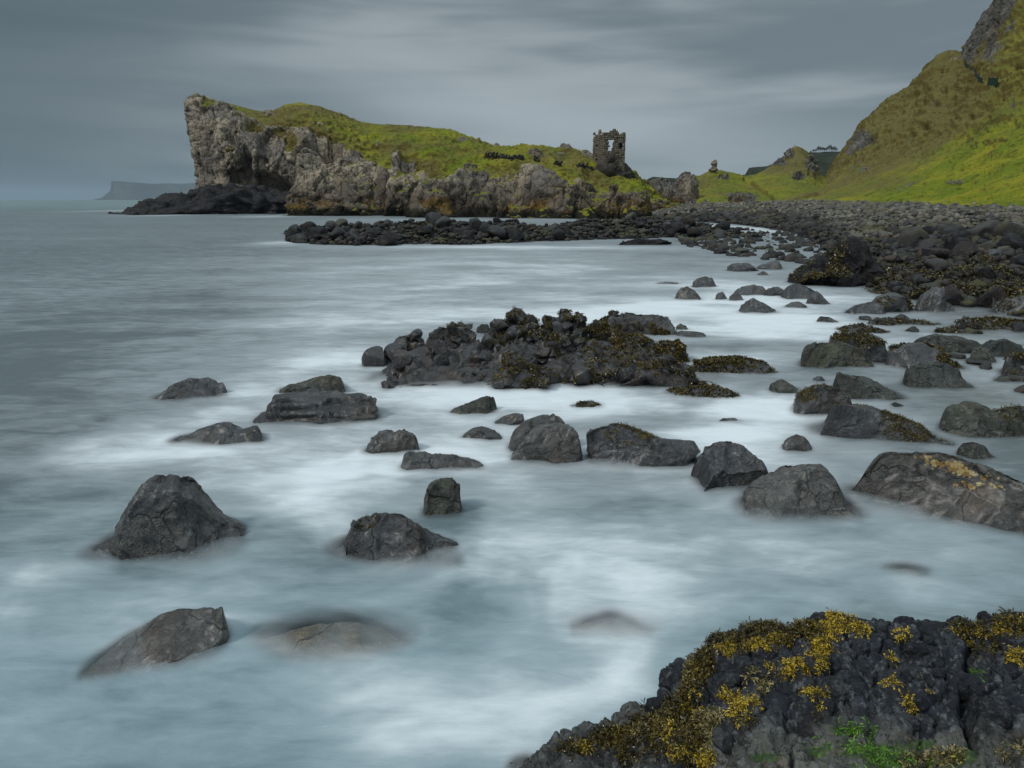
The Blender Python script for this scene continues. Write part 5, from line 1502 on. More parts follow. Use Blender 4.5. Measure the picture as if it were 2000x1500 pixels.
joined = joined_stones(P + np.stack([0 * S, 0 * S, S * .5], -1), S, 3, 'rubble', 'stones', None, 1, wet=np.ones(len(P)), flat=.75)
joined[0].parent = low_reef; joined[0].matrix_parent_inverse = Matrix.Translation(-low_reef.location)
rgp = np.random.default_rng(91)
for a_, b_, s_ in POOL:
    put_boulder(wp(a_, b_) + [0, 0, s_ * .1], s_, 'wet', rgp, 'small wet stone among several standing in the shallow pool by the right edge', 'stones in the shallow pool', flat=.8)
# jagged outlier in front of the low reef
hero('thin jagged outlier of black rock awash in front of the low rubble reef', [(1202,475),(1225,470),(1245,466),(1265,468),(1290,467),(1315,473)], 479, 1.6, 350, 'rock_black', name='awash_rock', category='rock', sub=5, rough=.07, lump=.15)

# rocks of the channel between the low reef and the beach
def chan(rng, n):
    px_ = rng.uniform(1330, 1620, n)
    lo = np.interp(px_, [1330, 1420, 1520, 1620], [470, 462, 462, 470]); hi = np.interp(px_, [1330, 1420, 1520, 1620], [478, 500, 512, 520])
    lo = lo - 6 * (px_ > 1480)
    t = rng.uniform(0, 1, n) ** 1.5
    return wp(px_, lo + (hi - lo) * t, 0.0)
rg = np.random.default_rng(33)
CP = chan(rg, 42)
for q in CP:
    s = (0.20 + 0.38 * rg.uniform() ** 2)
    put_boulder(q + [0, 0, s * rg.uniform(-.1, .25)], s, 'wet', rg, 'wet dark boulder among many awash where the low reef meets the shore', 'boulders awash between the low reef and the shore', flat=.75)
CP = chan(rg, 380); S = .08 + .34 * rg.uniform(size=380) ** 2.5
joined_stones(CP, S, 34, 'channel_stones', 'stones', None, 2, wet=np.ones(380))

# beach: largest boulders singly, the rest as stuff
rg = np.random.default_rng(44)
cnt = 0; tries = 0; placed = []
while cnt < 150 and tries < 40000:
    tries += 1
    u = rg.uniform(0.05, .80); v = rg.uniform(.23, .60)
    i = int(v * (NRB - 1)); j = int(u * (NCB - 1))
    P = BGV[i, j]
    qx, qy = proj(P)
    if qx > 2080 or P[1] < 14: continue
    d = P[1]
    # small far ones, large ones in a belt across the middle of the beach
    belt = math.exp(-((qy - (455 + (qx - 1600) * .09)) / 34.0) ** 2)
    if rg.uniform() > belt * .9 + .08: continue
    if (1540 < qx < 1715 and 480 < qy < 570) or (1590 < qx < 1725 and 440 < qy < 500): continue
    s = (0.26 + 0.80 * rg.uniform() ** 2.2) * (0.55 + .65 * belt)
    s *= min(1.1, 24 / max(d, 1)) ** .2
    if s * 1333 / d < 5: continue
    if any((P[0] - a) ** 2 + (P[1] - b) ** 2 < ((s + c) * .75) ** 2 for a, b, c in placed): continue
    placed.append((P[0], P[1], s))
    dryk = rg.uniform() < np.interp(v, [.25, .42, .6], [0.02, .30, .8])
    where = 'beside the inner end of the lagoon' if qx < 1600 else 'behind the tall slanting rock' if qx < 1760 else 'on the right side of the beach'
    size_ = 'large' if s * FPX / d > 17 else 'middle-sized' if s * FPX / d > 10 else 'small'
    if dryk: put_boulder(P + [0, 0, s * .28], s, 'dry', rg, f'{size_} grey-brown boulder among many {where}', f'{size_} grey boulders {where}')
    else: put_boulder(P + [0, 0, s * .28], s, 'black' if rg.uniform() < .35 else 'wet', rg, f'{size_} dark boulder among many {where}', f'{size_} dark boulders {where}')
    cnt += 1
print('beach boulders', cnt)
named = [
 ('large smooth black boulder in the middle of the beach', [(1755,492),(1770,474),(1800,463),(1812,476),(1816,492)], 496, 'rock_black'),
 ('big dark boulder leaning against another, beach belt', [(1835,495),(1845,466),(1860,455),(1872,472),(1876,495)], 500, 'rock_black'),
 ('flat-sided grey boulder before the big dark ones', [(1798,504),(1802,488),(1834,485),(1838,500)], 508, 'rock_green'),
 ('wide black boulder at the right end of the beach belt', [(1968,520),(1975,503),(2000,494),(2040,500)], 524, 'rock_black'),
 ('dark angular boulder near the right end of the beach belt', [(1920,508),(1930,487),(1955,485),(1965,505)], 512, 'rock_wet'),
 ('pale grey half-buried boulder near the pool', [(1735,510),(1745,492),(1762,488),(1790,498),(1790,512)], 514, 'rock_green'),
 ('green-topped standing boulder at the end of the lagoon', [(1560,458),(1563,446),(1572,441),(1579,448),(1582,460)], 462, 'rock_black'),
 ('dark boulder heap-top at the far edge of the shingle', [(1388,412),(1398,405),(1412,402),(1425,407),(1430,413)], 416, 'rock_black'),
]
bvb = BVHTree.FromPolygons([tuple(q) for q in BGV.reshape(-1, 3)], [tuple(q) for q in grid_faces(NRB, NCB)])
for k, (lb_, ol, by, mm) in enumerate(named):
    mid = (ol[0][0] + ol[-1][0]) / 2
    h_ = on(bvb, mid, by, 40)
    hero(lb_, ol, by, -0.8, 500 + k, mm, sub=4, z0=h_.z - .05, lump=.07)
# shingle and cobbles
n = 26000
u = rg.uniform(0.0, .86, n); v = .24 + (.86 - .24) * rg.uniform(size=n) ** .9
i = (v * (NRB - 1)).astype(int); j = (u * (NCB - 1)).astype(int)
P = BGV[i, j]; qx, qy = proj(P)
ok = (qx < 2150) & (P[:, 1] > 10) & (P[:, 2] > -.15)
d = P[:, 1]
S = (0.06 + 0.26 * rg.uniform(size=n) ** 2.6) * (0.7 + .3 * np.clip(d / 60, 0, 2))
S = np.maximum(S, d * 0.0009)
inweed = (qy > np.interp(qx, [1500, 1700, 2000], [540, 512, 520]))
ok &= ~(inweed & (rg.uniform(size=n) < .8))
P = P + rg.normal(0, .12, (n, 3)) * [1, 1, 0]
wetm = 1 - sstep(v + .16 * fbm(P / 6, 2, 4), .36, .50)
w_ = np.where(ok)[0]
big = w_[S[w_] * FPX / d[w_] > 4.0]; sml = w_[S[w_] * FPX / d[w_] <= 4.0]
up_ = lambda id_: P[id_] + np.stack([0 * S[id_], 0 * S[id_], S[id_] * .5], -1)
joined_stones(up_(big), S[big], 45, 'cobbles', 'stones', None, 2, wet=wetm[big])
joined_stones(up_(sml), S[sml], 46, 'shingle', 'stones', None, 1, wet=wetm[sml])
# pale stones lying in the grass
def gs(px0, px1, py0, py1, n, r0, r1, seed):
    rng = np.random.default_rng(seed); P_ = []
    for _ in range(n):
        h_ = on(BVH_, rng.normal((px0 + px1) / 2, (px1 - px0) / 4), rng.normal((py0 + py1) / 2, (py1 - py0) / 4))
        P_.append(tuple(h_))
    P_ = np.array(P_)
    return P_, rng.uniform(r0, r1, n)
P_, S_ = gs(1845, 1885, 350, 362, 40, .12, .28, 71)
joined_stones(P_, S_, 72, 'scree_stones', 'stones', None, 1, wet=np.zeros(40))

# seaweed lying over the rocks between pool and boulder belt
rg = np.random.default_rng(55)
n = 7000
px_ = rg.uniform(1555, 2080, n)
lo = np.interp(px_, [1550, 1700, 1800, 2000, 2080], [545, 522, 512, 520, 520]); hi = np.interp(px_, [1550, 1700, 1760, 1850, 2000, 2080], [562, 572, 590, 598, 590, 595])
py_ = rg.uniform(lo, hi)
BGf = BGV.reshape(-1, 3)
gx, gy = proj(BGf)
Ps = []
for a, b in zip(px_, py_):
    d = Vector([float(q) for q in ray(a, b)]).normalized()
    h_ = bvb.ray_cast(Vector((0, 0, CAMH)), d)
    if h_[0] is not None: Ps.append(h_[0][:])
Ps = np.array(Ps)
# humps of boulders beneath the weed
hs_ = Ps[rg.choice(len(Ps), 36, replace=False)]
hS = rg.uniform(.25, .6, 36)
for q, s in zip(hs_, hS):
    put_boulder(q + [0, 0, s * .05], s, 'wet', rg, 'low dark boulder half hidden under seaweed, among many by the pool', 'weed-covered boulders by the pool', flat=.8)
near = Ps.copy()
dd = np.sqrt(((near[:, None, :2] - hs_[None, :, :2]) ** 2).sum(-1)) / hS[None]
k_ = dd.argmin(1); dm = dd.min(1)
near[:, 2] += np.where(dm < 1.1, np.sqrt(np.clip(1 - (dm / 1.12) ** 2, 0, 1)) * hS[k_] * .85, 0)
keep = fbm(near / 1.6, 3, 8) > -.35
near = near[keep]
TV, TF, TT, TR = tufts(near + [0, 0, .0], np.tile([0, 0, 1.0], (len(near), 1)), 0.13 * rg.uniform(.6, 1.3, len(near)), T_FAR, rg)
link('seaweed_bed', mk_mesh('seaweed_bed', TV, TF, M['weed'], smooth=False, attrs={'tip': TT, 'rnd': TR}), kind='stuff')
g_ = near[fbm(near / 1.1, 3, 18) > .08]
g_ = g_[:500]
TV, TF, TT, TR = tufts(g_ + [0, 0, .02], np.tile([0, 0, 1.0], (len(g_), 1)), 0.11 * rg.uniform(.6, 1.2, len(g_)), T_FAR, rg)
link('golden_seaweed_patches', mk_mesh('golden_seaweed_patches', TV, TF, M['weed_olive'], smooth=False, attrs={'tip': TT, 'rnd': TR}), kind='stuff')

# ================================================================== FOREGROUND OUTCROP
SK = [(940,1600,.05),(1000,1545,.22),(1050,1500,.30),(1075,1478,.36),(1130,1456,.45),(1185,1432,.55),(1230,1402,.62),(1290,1392,.70),(1330,1372,.78),(1350,1335,.84),(1366,1290,.88),(1392,1255,.92),(1440,1240,.95),(1500,1226,.98),(1560,1234,1.0),(1610,1210,1.02),(1660,1198,1.04),(1700,1222,1.03),(1750,1224,1.03),(1800,1230,1.03),(1840,1226,1.03),(1880,1228,1.03),(1940,1220,1.04),(2000,1214,1.05),(2100,1205,1.07),(2300,1200,1.1),(2600,1200,1.1),(3400,1190,1.14),(4400,1180,1.15)]
OC = []
for px_, sy, z in SK:
    sy = sy + (33 if px_ > 1340 else 16)
    px_ = px_ + (30 if 1325 < px_ < 1600 else 12 if px_ < 1600 else 0)
    rdg = wp(px_, sy, z)
    bx = rdg[0]
    # near end runs out of the frame below the camera's view
    near_ = np.array([max(bx * 0.80, .15) if px_ > 1000 else .1, 1.25, min(z + .25, 1.12) if px_ > 1300 else z * .6])
    out_ = np.array([bx * 1.02 - .05, rdg[1] + .22, z - .45])
    if px_ < 1400:   # left flank falls to the water on the left too
        out_ = out_ + [-.16, -.02, 0]
    q1 = near_ + (rdg - near_) * .33 + [0, 0, 0.03]
    q2 = near_ + (rdg - near_) * .62 + [0, 0, -.02 + .03 * (px_ > 1400)]
    q3 = near_ + (rdg - near_) * .85 + [0, 0, .02]
    OC.append([near_, q1, q2, q3, rdg, (rdg + out_) / 2 + [0, .03, .12], out_, out_ + [-.05 * (px_ < 1400), .12, -.6]])
NRO, NCO = 330, 660
OG = loft(OC, NRO, NCO)
V = OG.reshape(-1, 3); Fq = grid_faces(NRO, NCO)
if normals(V, Fq)[:, 2].mean() < 0: Fq = Fq[:, ::-1]
N0 = normals(V, Fq)
opx, opy = proj(V)
skl = np.interp(opx, [s[0] + 25 * (s[0] < 1600) for s in SK], [s[1] + 22 for s in SK])
upz = sstep(opy - skl, 235, 165) * sstep(opx, 1240, 1330)          # knobbly zone under the crest
upz = np.maximum(upz, .55 * sstep(opx, 1320, 1180))
wq = V + 0.028 * np.stack([fbm(V * 9, 3, 1), fbm(V * 9, 3, 2), fbm(V * 9, 3, 3)], -1)
A1, A2, ac = worley(wq / .135, 301)
B1, B2, bc = worley(wq / .06, 311)
D1, D2, dc = worley(wq / .028, 331)
kn = (0.058 * (1 - (A1 / .85) ** 2).clip(0, 1) + .022 * (ac - .5) - 0.030 * sstep(A2 - A1, .12, 0)) + 0.020 * (1 - (B1 / .85) ** 2).clip(0, 1) + .006 * (bc - .5) - .007 * sstep(B2 - B1, .14, 0) + 0.006 * (1 - (D1 / .85) ** 2).clip(0, 1)
C1, C2, cc = worley(V / np.array([.35, .3, .3]) + fbm(V * 4, 2, 9)[:, None] * .4, 321)
lowd = 0.07 * fbm(V * 5, 4, 5) + .034 * ridged(V * 12, 5, 7) - .012 * sstep(B2 - B1, .14, 0) + .014 * (1 - (B1 / .85) ** 2).clip(0, 1) + .007 * (1 - (D1 / .85) ** 2).clip(0, 1) - .045 * sstep(C2 - C1, .09, 0) + .03 * (cc - .5)
dsp = kn * upz + lowd * (1 - .5 * upz) + .0038 * ridged(V * 55, 4, 17)
cx_ = gully(opx, opy, [1905, 1890, 1882, 1880, 1900], [1225, 1300, 1360, 1420, 1460])
dsp -= .10 * np.exp(-(cx_ / 9) ** 2)
V = V + N0 * dsp[:, None]
V[:, 2] = np.minimum(V[:, 2], 1.32)
solid(V, Fq)
OV, OF = V, Fq
# outcrop rock material
m, t, p, out = new_mat('outcrop_basalt')
pos, Pp, Nn_ = geo(t)
kz = t.attr('knobby'); al = t.attr('algae')
n1 = t.noise(pos, 5, 5, .6, .3); n2 = t.noise(pos, 28, 6, .7); n3 = t.noise(pos, 120, 3, .6)
ck_ = t.mix(t.mapr(n1, .36, .64), (0.017, 0.020, 0.027), (0.036, 0.043, 0.054))
cl_ = t.mix(t.mapr(n1, .36, .64), (0.068, 0.070, 0.062), (0.155, 0.156, 0.135))
c = t.mix(kz, cl_, ck_)
c = t.mix(t.mapr(n2, .50, .66, 0, .75), c, (0.18, 0.19, 0.20))
c = t.mix(t.mapr(n3, .55, .75, 0, .5), c, (0.012, 0.012, 0.014))
dk = t.noise(t.mapping(pos, loc=(4, 2, 1)), 9, 5, .7)
c = t.mix(t.mapr(dk, .53, .62, 0, .8), c, (0.014, 0.013, 0.013))
dk3 = t.noise(t.mapping(pos, loc=(14, 2, 1)), 34, 5, .75)
c = t.mix(t.mapr(dk3, .54, .62, 0, .8), c, (0.012, 0.012, 0.013))
v = t.new('ShaderNodeTexVoronoi'); t.set(v.inputs['Vector'], pos); v.inputs['Scale'].default_value = 90
bz = t.math('MULTIPLY', t.mapr(v.outputs['Distance'], .12, .3, 1, 0), t.mapr(t.noise(t.mapping(pos, loc=(9, 9, 9)), 7, 5, .7), .54, .66))
c = t.mix(t.math('MULTIPLY', bz, .75), c, (0.32, 0.25, 0.14))
am = t.mapr(t.math('ADD', al, t.math('MULTIPLY', t.math('SUBTRACT', t.noise(pos, 16, 5, .7), .5), 1.4)), .5, .85)
c = t.mix(t.math('MULTIPLY', am, .7), c, t.mix(t.mapr(n2, .4, .6), (0.035, 0.06, 0.02), (0.06, 0.14, 0.014)))
og = t.noise(t.mapping(pos, loc=(1, 7, 3)), 11, 5, .7)
c = t.mix(t.math('MULTIPLY', t.mapr(og, .58, .70, 0, .5), t.math('SUBTRACT', 1.0, kz)), c, (0.17, 0.10, 0.045))
t.set(p.inputs['Base Color'], c)
p.inputs['Roughness'].default_value = .72; p.inputs['Specular IOR Level'].default_value = .28
t.set(p.inputs['Normal'], t.bump(n3, .55, .004, t.bump(n2, .9, .014)))
M['outcrop'] = m
kmask = np.clip(upz, 0, 1)
algm = np.zeros(len(V))
opx, opy = proj(V)
for (a, b, ra, rb) in [(1720, 1465, 90, 26), (1660, 1425, 60, 14), (1600, 1470, 30, 16), (1870, 1480, 60, 30), (1800, 1455, 40, 14), (1910, 1310, 16, 8), (1500, 1480, 50, 12), (1740, 1490, 70, 12)]:
    algm = np.maximum(algm, np.exp(-((opx - a) / ra) ** 2 - ((opy - b) / rb) ** 2))
outc = link('rocky_outcrop', None, loc=(1.6, 2.4, 0), label='knobbly black foreground outcrop with golden seaweed and green algae, bottom right', category='rock outcrop')
ol_ = np.array(outc.location)
link('rock_base', mk_mesh('rock_base', OV - ol_, OF, M['outcrop'], attrs={'knobby': kmask, 'algae': algm}), parent=outc)
# loose-looking knobs: lumps of the same basalt, one of each shape, then copies
kb = []
for k in range(8):
    a, b = blob(4, 950 + k, 7, .7, .09, .72, .98)
    NN = normals(a, b)
    f1, f2, c_ = worley(a * 1.5 + fbm(a * 2, 2, k)[:, None] * .3, 60 + k)
    a = a + NN * (.12 * (c_ - .5) - .10 * sstep(f2 - f1, .2, 0) + .07 * ridged(a * 2.6, 4, k) + .03 * ridged(a * 8, 3, k + 3))[:, None]
    kb.append((a, b))
km = [mk_mesh('knob', a, b, M['knob']) for a, b in kb]
N1 = normals(OV, OF)
rk = np.random.default_rng(77)
cn = np.where((upz > .55) & (opx > 1040) & (opx < 2150) & (opy < 1520) & (N1[:, 1] < .6) & (OV[:, 2] > .25))[0]
rk.shuffle(cn)
pl = []
KV, KF, ko = [OV], [np.concatenate([OF[:, [0, 1, 2]], OF[:, [0, 2, 3]]])], len(OV)
for i in cn:
    if len(pl) >= 230: break
    if rk.uniform() > (1.0 if opx[i] > 1330 else .35): continue
    s = 0.018 + 0.052 * rk.uniform() ** 1.8
    P = OV[i]
    if any((P[0] - a[0]) ** 2 + (P[1] - a[1]) ** 2 + (P[2] - a[2]) ** 2 < ((s + a[3]) * .62) ** 2 for a in pl): continue
    pl.append((*P, s))
    k = int(rk.integers(0, 8))
    Q = P - N1[i] * s * .52
    o = bpy.data.objects.new('knob', km[k]); COL.objects.link(o); o.parent = outc
    o.location = Vector(Q) - outc.location
    sc3 = np.array([rk.uniform(.9, 1.25), rk.uniform(.9, 1.2), rk.uniform(.8, 1.1)]) * s
    o.scale = tuple(sc3); o.rotation_euler = tuple(rk.uniform(0, 6.28, 3))
    W_ = (kb[k][0] * sc3) @ np.array(o.rotation_euler.to_matrix()).T + Q
    KV.append(W_); KF.append(kb[k][1] + ko); ko += len(W_)
print('knobs', len(pl))
KV = np.concatenate(KV); KF = np.concatenate(KF)
KN = normals(KV, KF); kx, ky = proj(KV)
def zone(lst):
    def f_(V, N, px_, py_):
        c = 0
        for (a, b, ra, rb, s) in lst:
            c = np.maximum(c, s * np.exp(-(((px_ - a) / ra) ** 2 + ((py_ - b) / rb) ** 2) ** 1.5))
        c = c * (c > .2) * (N[:, 2] > -.25) * (N[:, 1] < .7) * (V[:, 2] > .2)
        return c * np.where(np.arange(len(V)) >= len(OV), .6, 1.0)
    return f_
gold = [(1350,1390,26,16,.7),(1300,1425,34,20,.7),(1380,1480,18,20,.7),(1330,1470,26,16,.6),(1140,1462,24,8,.7),(1362,1300,8,22,.7),(1345,1345,10,20,.7),(1220,1430,30,12,.5),(1640,1215,26,16,1),(1615,1240,22,22,1),(1600,1270,24,22,1),(1670,1230,22,10,.8),(1540,1310,30,12,1),(1560,1300,24,12,.8),(1595,1300,18,6,.6),(1425,1358,22,10,.9),(1455,1375,22,20,1),(1430,1265,24,8,.8),
        (1475,1262,28,8,.8),(1520,1250,30,10,.8),(1590,1350,24,8,.9),(1600,1385,9,18,.7),(1500,1300,9,9,.5),(1765,1242,11,8,.8),(1735,1330,16,6,.6),(1740,1285,6,10,.5),(1700,1340,6,8,.5),(1900,1235,30,12,.8),(1975,1225,30,18,.9),
        (1870,1480,10,8,.3),(1985,1280,20,20,.5),(1775,1370,8,14,.5),(1820,1355,8,6,.5),(1440,1395,24,10,.5)]
dark = [(1500,1232,40,16,1),(1575,1232,22,14,1),(1420,1250,26,10,.9),(1380,1280,14,30,1),(1366,1320,12,30,1),(1345,1360,14,24,1),(1310,1400,40,24,1),(1270,1420,46,22,1),(1200,1440,40,16,1),(1130,1462,30,10,.8),(1340,1440,30,40,.9),(1290,1460,30,30,.8),
        (1900,1230,34,14,1),(1980,1222,34,18,1),(1930,1270,30,14,.5),(1230,1470,30,20,.6),(1540,1225,20,10,.8)]
straw = [(1390,1405,20,16,1),(1380,1440,14,22,.8),(1330,1425,20,16,.5),(1260,1430,22,12,.5),(1375,1262,10,8,.6),(1470,1310,14,10,.6),(1490,1340,8,14,.7),(1460,1405,26,7,.6),(1850,1480,36,16,.6),(1800,1490,30,14,.6),(1350,1300,8,24,.8),(1980,1470,30,14,.5),(1500,1460,60,20,.18),(1700,1370,60,30,.1)]
bvo = BVHTree.FromPolygons(KV.tolist(), KF.tolist())
weed_on(outc, KV, KF, zone(dark), 2000, 0.040, T_NEAR, 'weed', seed=81, bv=bvo)
weed_on(outc, KV, KF, zone(gold), 1800, 0.028, T_NEAR, 'weed_gold', seed=82, bv=bvo)
weed_on(outc, KV, KF, zone(straw), 420, 0.036, T_NEAR, 'weed_pale', seed=83, bv=bvo)
algz = [(1700,1470,60,14,1),(1760,1478,40,10,1),(1690,1425,50,12,.6),(1640,1430,22,10,.6),(1600,1462,20,10,.8),(1740,1495,60,8,1),(1910,1308,14,6,.9),(1820,1490,30,8,.6)]
weed_on(outc, KV, KF, zone(algz), 420, 0.030, T_HAIR, 'algae', name='green_algae', seed=84, bv=bvo)
hero('small weedy stone awash at the tip of the foreground outcrop', [(985,1500),(1005,1482),(1030,1472),(1052,1482),(1068,1505)], 1520, -0.7, 601, 'rock_wet', sink=-0.03, sub=5, name='stone', category='stone', rough=.05)

# ================================================================== WATER
SV = np.concatenate(SOLID_V); SF = np.concatenate(SOLID_F)
# only what lies near the water line matters
near_t = (SV[SF][:, :, 2].min(1) < .8) & (SV[SF][:, :, 1].min(1) < 240)
SF = SF[near_t]
bvw = BVHTree.FromPolygons(SV.tolist(), SF.tolist())
rows = np.concatenate([np.exp(np.linspace(math.log(1.6), math.log(60), 620)), np.exp(np.linspace(math.log(60), math.log(230), 110))[1:], np.exp(np.linspace(math.log(230), math.log(15500), 30))[1:]])
cols = np.concatenate([np.linspace(-2.6, -.90, 30), np.linspace(-.90, .90, 620)[1:], np.linspace(.90, 2.6, 30)[1:]])
GX = cols[None] * rows[:, None]; GY = np.repeat(rows[:, None], len(cols), 1)
nr, nc = GX.shape
top = np.full((nr, nc), -1.8)
dn = Vector((0, 0, -1))
for i in range(nr):
    if rows[i] > 232: break
    for j in range(nc):
        h_ = bvw.ray_cast(Vector((GX[i, j], GY[i, j], 6.0)), dn, 8.5)
        if h_[0] is not None: top[i, j] = h_[0].z
def blur(A, s):
    k = int(3 * s); w_ = np.exp(-.5 * (np.arange(-k, k + 1) / s) ** 2); w_ /= w_.sum()
    B = np.pad(A, ((k, k), (0, 0)), 'edge'); B = sum(w_[q] * B[q:q + A.shape[0]] for q in range(2 * k + 1))
    B = np.pad(B, ((0, 0), (k, k)), 'edge'); return sum(w_[q] * B[:, q:q + A.shape[1]] for q in range(2 * k + 1))
WV = np.stack([GX, GY, np.zeros_like(GX)], -1)
swell = fbm(WV * [.9, 1.6, 1] / 0.55, 3, 5)
lvl = 0.015 + 0.03 * swell * np.clip(1 - GY / 60, 0, 1)
hug = blur((top > -.05).astype(float), 4.0)
lvl = lvl + 0.035 * hug * np.clip(1 - GY / 70, 0, 1) * (GY > 3.2)      # waves run up the stones
depth = lvl - top
Lc = 0.175 + 0.04 * sstep(GY, 14, 5) + 0.06 * fbm(WV / .8, 2, 15)
Lc = np.clip(Lc, .09, .36) * np.clip(1.15 - GY / 90, .4, 1)
alpha = 1 - np.exp(-np.clip(depth, 0, None) / Lc)
alpha = blur(alpha, 1.6)
rock = blur((depth < .06).astype(float), 7.0)
rock2 = blur((depth < .06).astype(float), 20.0)
# how white the churned water is: places in the bay where the waves break and run back
foam = np.zeros_like(GX)
for (a, b, ra, rb, s) in [
    (1130,1010,330,60,.62),(1000,930,240,40,.45),(720,900,300,50,.42),(560,1010,160,60,.40),(640,725,130,34,.55),(470,775,140,30,.30),(330,880,260,40,.28),
    (1500,640,260,30,.85),(1300,605,260,14,.45),(1430,600,220,18,.5),(1400,700,130,22,.55),(1250,790,330,26,.45),(1480,800,160,18,.55),(1380,845,120,16,.5),(1560,580,90,10,.4),(1430,560,140,20,.3),
    (900,770,230,22,.40),(950,1075,480,70,.38),(1200,1130,420,60,.30),(420,1170,330,60,.40),(620,1300,260,60,.34),(900,1400,330,80,.34),(300,1420,300,60,.20),(120,1120,160,40,.25),(1250,1330,90,60,.34),(1060,1240,200,40,.3),
    (1850,1120,300,60,.18),(560,475,60,5,.5),(900,483,260,4,.35),(1200,485,200,5,.35),(1450,448,100,8,.65),(1300,440,90,5,.3),(960,429,260,3,.15),(240,411,30,2.2,.6),(330,420,50,2,.5),(520,423,60,2,.4),
    (1000,560,620,90,.22),(1000,850,700,90,.16),(700,1150,700,160,.12),(900,560,500,60,.22),(800,620,340,24,.20),(560,640,300,20,.10),(1000,510,520,24,.2)]:
    c0 = wp(a, b); cx0 = wp(a + ra, b)[0] - c0[0]; y1 = wp(a, b - rb)[1]; y2 = wp(a, b + rb)[1]
    ry = (y1 - y2) / 2
    foam += s * np.exp(-((GX - c0[0]) / cx0) ** 2 - ((GY - c0[1] - .12 * (GX - c0[0]) * 0) / ry) ** 2)
wx, wy = proj(WV)
far = sstep(GY, 20, 120)
str_ = fbm(np.stack([GX / 1.5 + .9 * fbm(WV / 1.6, 3, 70), GY / .60 + .8 * fbm(WV / 1.3, 3, 71) + 2.2 * rock2 - .25 * GX, 0 * GX], -1) / (1 + GY[..., None] / 12), 5, 77, .55)
str2 = fbm(np.stack([GX * .35 + GY * .25, GY * .9 - GX * .12, 0 * GX], -1), 4, 79)
foam = 1.05 * foam / (1 + .25 * foam) * (1 + 1.4 * str_ * (1 - .72 * sstep(GY, 7, 22)) + .5 * str2) + .15 * str_ * (1 - .7 * sstep(GY, 8, 25)) + .14 * str2 * (1 - .5 * sstep(GY, 10, 30))
foam += .32 * rock2 * (1 - rock) * (GY > 3.5) - .05 * rock
# murkier pools by the shore, dark open water on the left
for (a, b, ra, rb, s) in [(1900,800,160,60,.30),(1960,660,160,30,.30),(1740,880,120,30,.15),(1800,690,140,20,.2),(1600,720,90,16,.2),(150,650,280,110,.20),(60,880,160,90,.16),(1600,1020,120,30,.15)]:
    c0 = wp(a, b); cx0 = wp(a + ra, b)[0] - c0[0]; ry = (wp(a, b - rb)[1] - wp(a, b + rb)[1]) / 2
    foam -= s * np.exp(-((GX - c0[0]) / cx0) ** 2 - ((GY - c0[1]) / ry) ** 2)
foam += .50 * blur(np.exp(-np.clip(depth, 0, 9) / .22) * (depth > -.02), 2.0) * np.clip(1.1 - GY / 80, .2, 1)      # mist where the waves wash over stone
foam = blur(np.clip(foam, -.3, 1.2), 1.0)
near_teal = sstep(GY, 8.0, 3.2)
murk = np.zeros_like(GX)
for (a, b, ra, rb, s) in [(1980,760,200,110,.9),(1960,650,160,30,.9),(1800,700,160,40,.5),(1750,1180,400,80,.35)]:
    c0 = wp(a, b); cx0 = wp(a + ra, b)[0] - c0[0]; ry = (wp(a, b - rb)[1] - wp(a, b + rb)[1]) / 2
    murk = np.maximum(murk, s * np.exp(-((GX - c0[0]) / cx0) ** 2 - ((GY - c0[1]) / ry) ** 2))
m, t, p, out = new_mat('long_exposure_sea')
pos, Pp, Nn_ = geo(t)
fo = t.attr('foam'); te = t.attr('teal'); mu = t.attr('murk'); al = t.attr('cover'); fr = t.attr('far')
fine = t.noise(t.mapping(pos, scale=(1.0, 2.6, 1), rot=(0, 0, R(-12))), 1.1, 6, .62, .5)
fine2 = t.noise(t.mapping(pos, scale=(1.0, 3.2, 1), rot=(0, 0, R(14))), 3.2, 5, .6, .4)
farn = t.noise(t.mapping(pos, scale=(.25, 1.2, 1)), .06, 5, .6)
f2 = t.math('ADD', fo, t.math('MULTIPLY', t.math('SUBTRACT', fine, .5), .62))
f2 = t.math('ADD', f2, t.math('MULTIPLY', t.math('SUBTRACT', fine2, .5), .30))
f2 = t.math('ADD', f2, t.math('MULTIPLY', t.math('SUBTRACT', farn, .5), .18))
deepc = t.mix(te, (0.132, 0.163, 0.174), (0.155, 0.230, 0.255))
deepc = t.mix(fr, deepc, (0.150, 0.235, 0.225))
deepc = t.mix(mu, deepc, (0.155, 0.165, 0.150))
midc = t.mix(te, (0.325, 0.368, 0.386), (0.315, 0.415, 0.450))
c = t.mix(t.mapr(f2, -.15, .32), deepc, midc)
c = t.mix(t.mapr(f2, .22, .95), c, (0.84, 0.90, 0.93))
t.set(p.inputs['Base Color'], c)
p.inputs['Roughness'].default_value = .48
p.inputs['IOR'].default_value = 1.33
p.inputs['Specular IOR Level'].default_value = .35
t.set(p.inputs['Normal'], t.bump(fine, .25, .10))
tr = t.new('ShaderNodeBsdfTransparent')
mx = t.new('ShaderNodeMixShader')
t.set(mx.inputs[0], al)
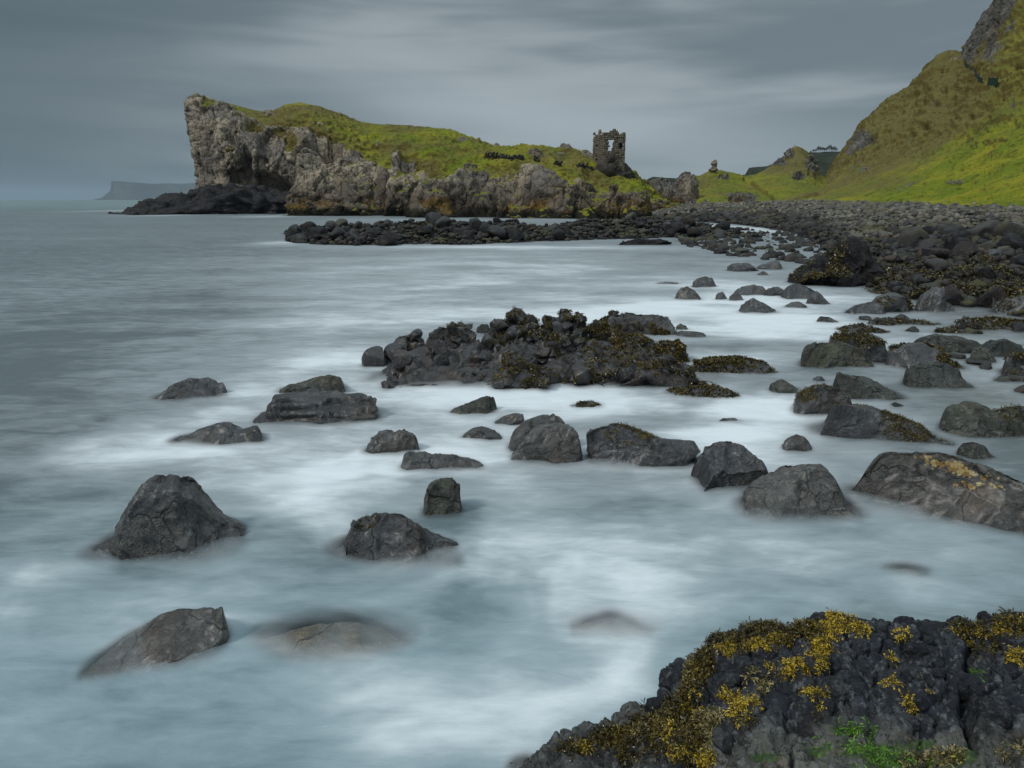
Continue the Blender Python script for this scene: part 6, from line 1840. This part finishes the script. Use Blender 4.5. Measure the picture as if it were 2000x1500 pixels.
t.l.new(tr.outputs[0], mx.inputs[1]); t.l.new(p.outputs[0], mx.inputs[2])
t.l.new(mx.outputs[0], out.inputs[0])
M['sea'] = m
WVz = WV.copy(); WVz[..., 2] = lvl * (GY < 60) + .015 * (GY >= 60)
Wf = grid_faces(nr, nc)
# the sheet also runs back under and behind the camera
Vw = WVz.reshape(-1, 3)
att = {'foam': foam.ravel(), 'cover': alpha.ravel(), 'teal': near_teal.ravel(), 'murk': murk.ravel(), 'far': sstep(GY, 60, 400).ravel()}
n0 = len(Vw)
ex_ = np.stack([cols * 60, np.full(nc, -60.0), np.full(nc, .015)], -1)
Vw = np.concatenate([Vw, ex_])
for k_ in att: att[k_] = np.concatenate([att[k_], att[k_][:nc] * 0 + (1.0 if k_ in ('cover', 'teal') else .15 if k_ == 'foam' else 0)])
fb = np.stack([np.arange(nc - 1) + n0, np.arange(nc - 1) + n0 + 1, np.arange(nc - 1) + 1, np.arange(nc - 1)], -1)
Wf = np.concatenate([Wf, fb])
me = mk_mesh('sea', Vw, Wf, M['sea'], attrs=att)
link('sea', me, kind='structure')

# ================================================================== HAZE
bm = bmesh.new()
HZ = 16500
bmesh.ops.create_cube(bm, size=1, matrix=Matrix.Translation((0, 6000, 139)) @ Matrix.Diagonal((2 * HZ * 1.6, 2 * HZ, 290, 1)))
me = bpy.data.meshes.new('haze'); bm.to_mesh(me); bm.free()
m = bpy.data.materials.new('sea_haze'); m.use_nodes = True
t = NT(m.node_tree); t.n.clear()
pv_ = t.new('ShaderNodeVolumePrincipled')
pv_.inputs['Color'].default_value = (0.52, 0.63, 0.74, 1)
pv_.inputs['Density'].default_value = 0.00007
pv_.inputs['Anisotropy'].default_value = 0.0
o_ = t.new('ShaderNodeOutputMaterial'); t.l.new(pv_.outputs[0], o_.inputs['Volume'])
me.materials.append(m)
link('haze', me, kind='stuff')
print('objects', len(bpy.data.objects), 'tris', sum(len(o.data.polygons) * (2 if len(o.data.polygons) and o.data.polygons[0].loop_total == 4 else 1) for o in bpy.data.objects if o.type == 'MESH'))
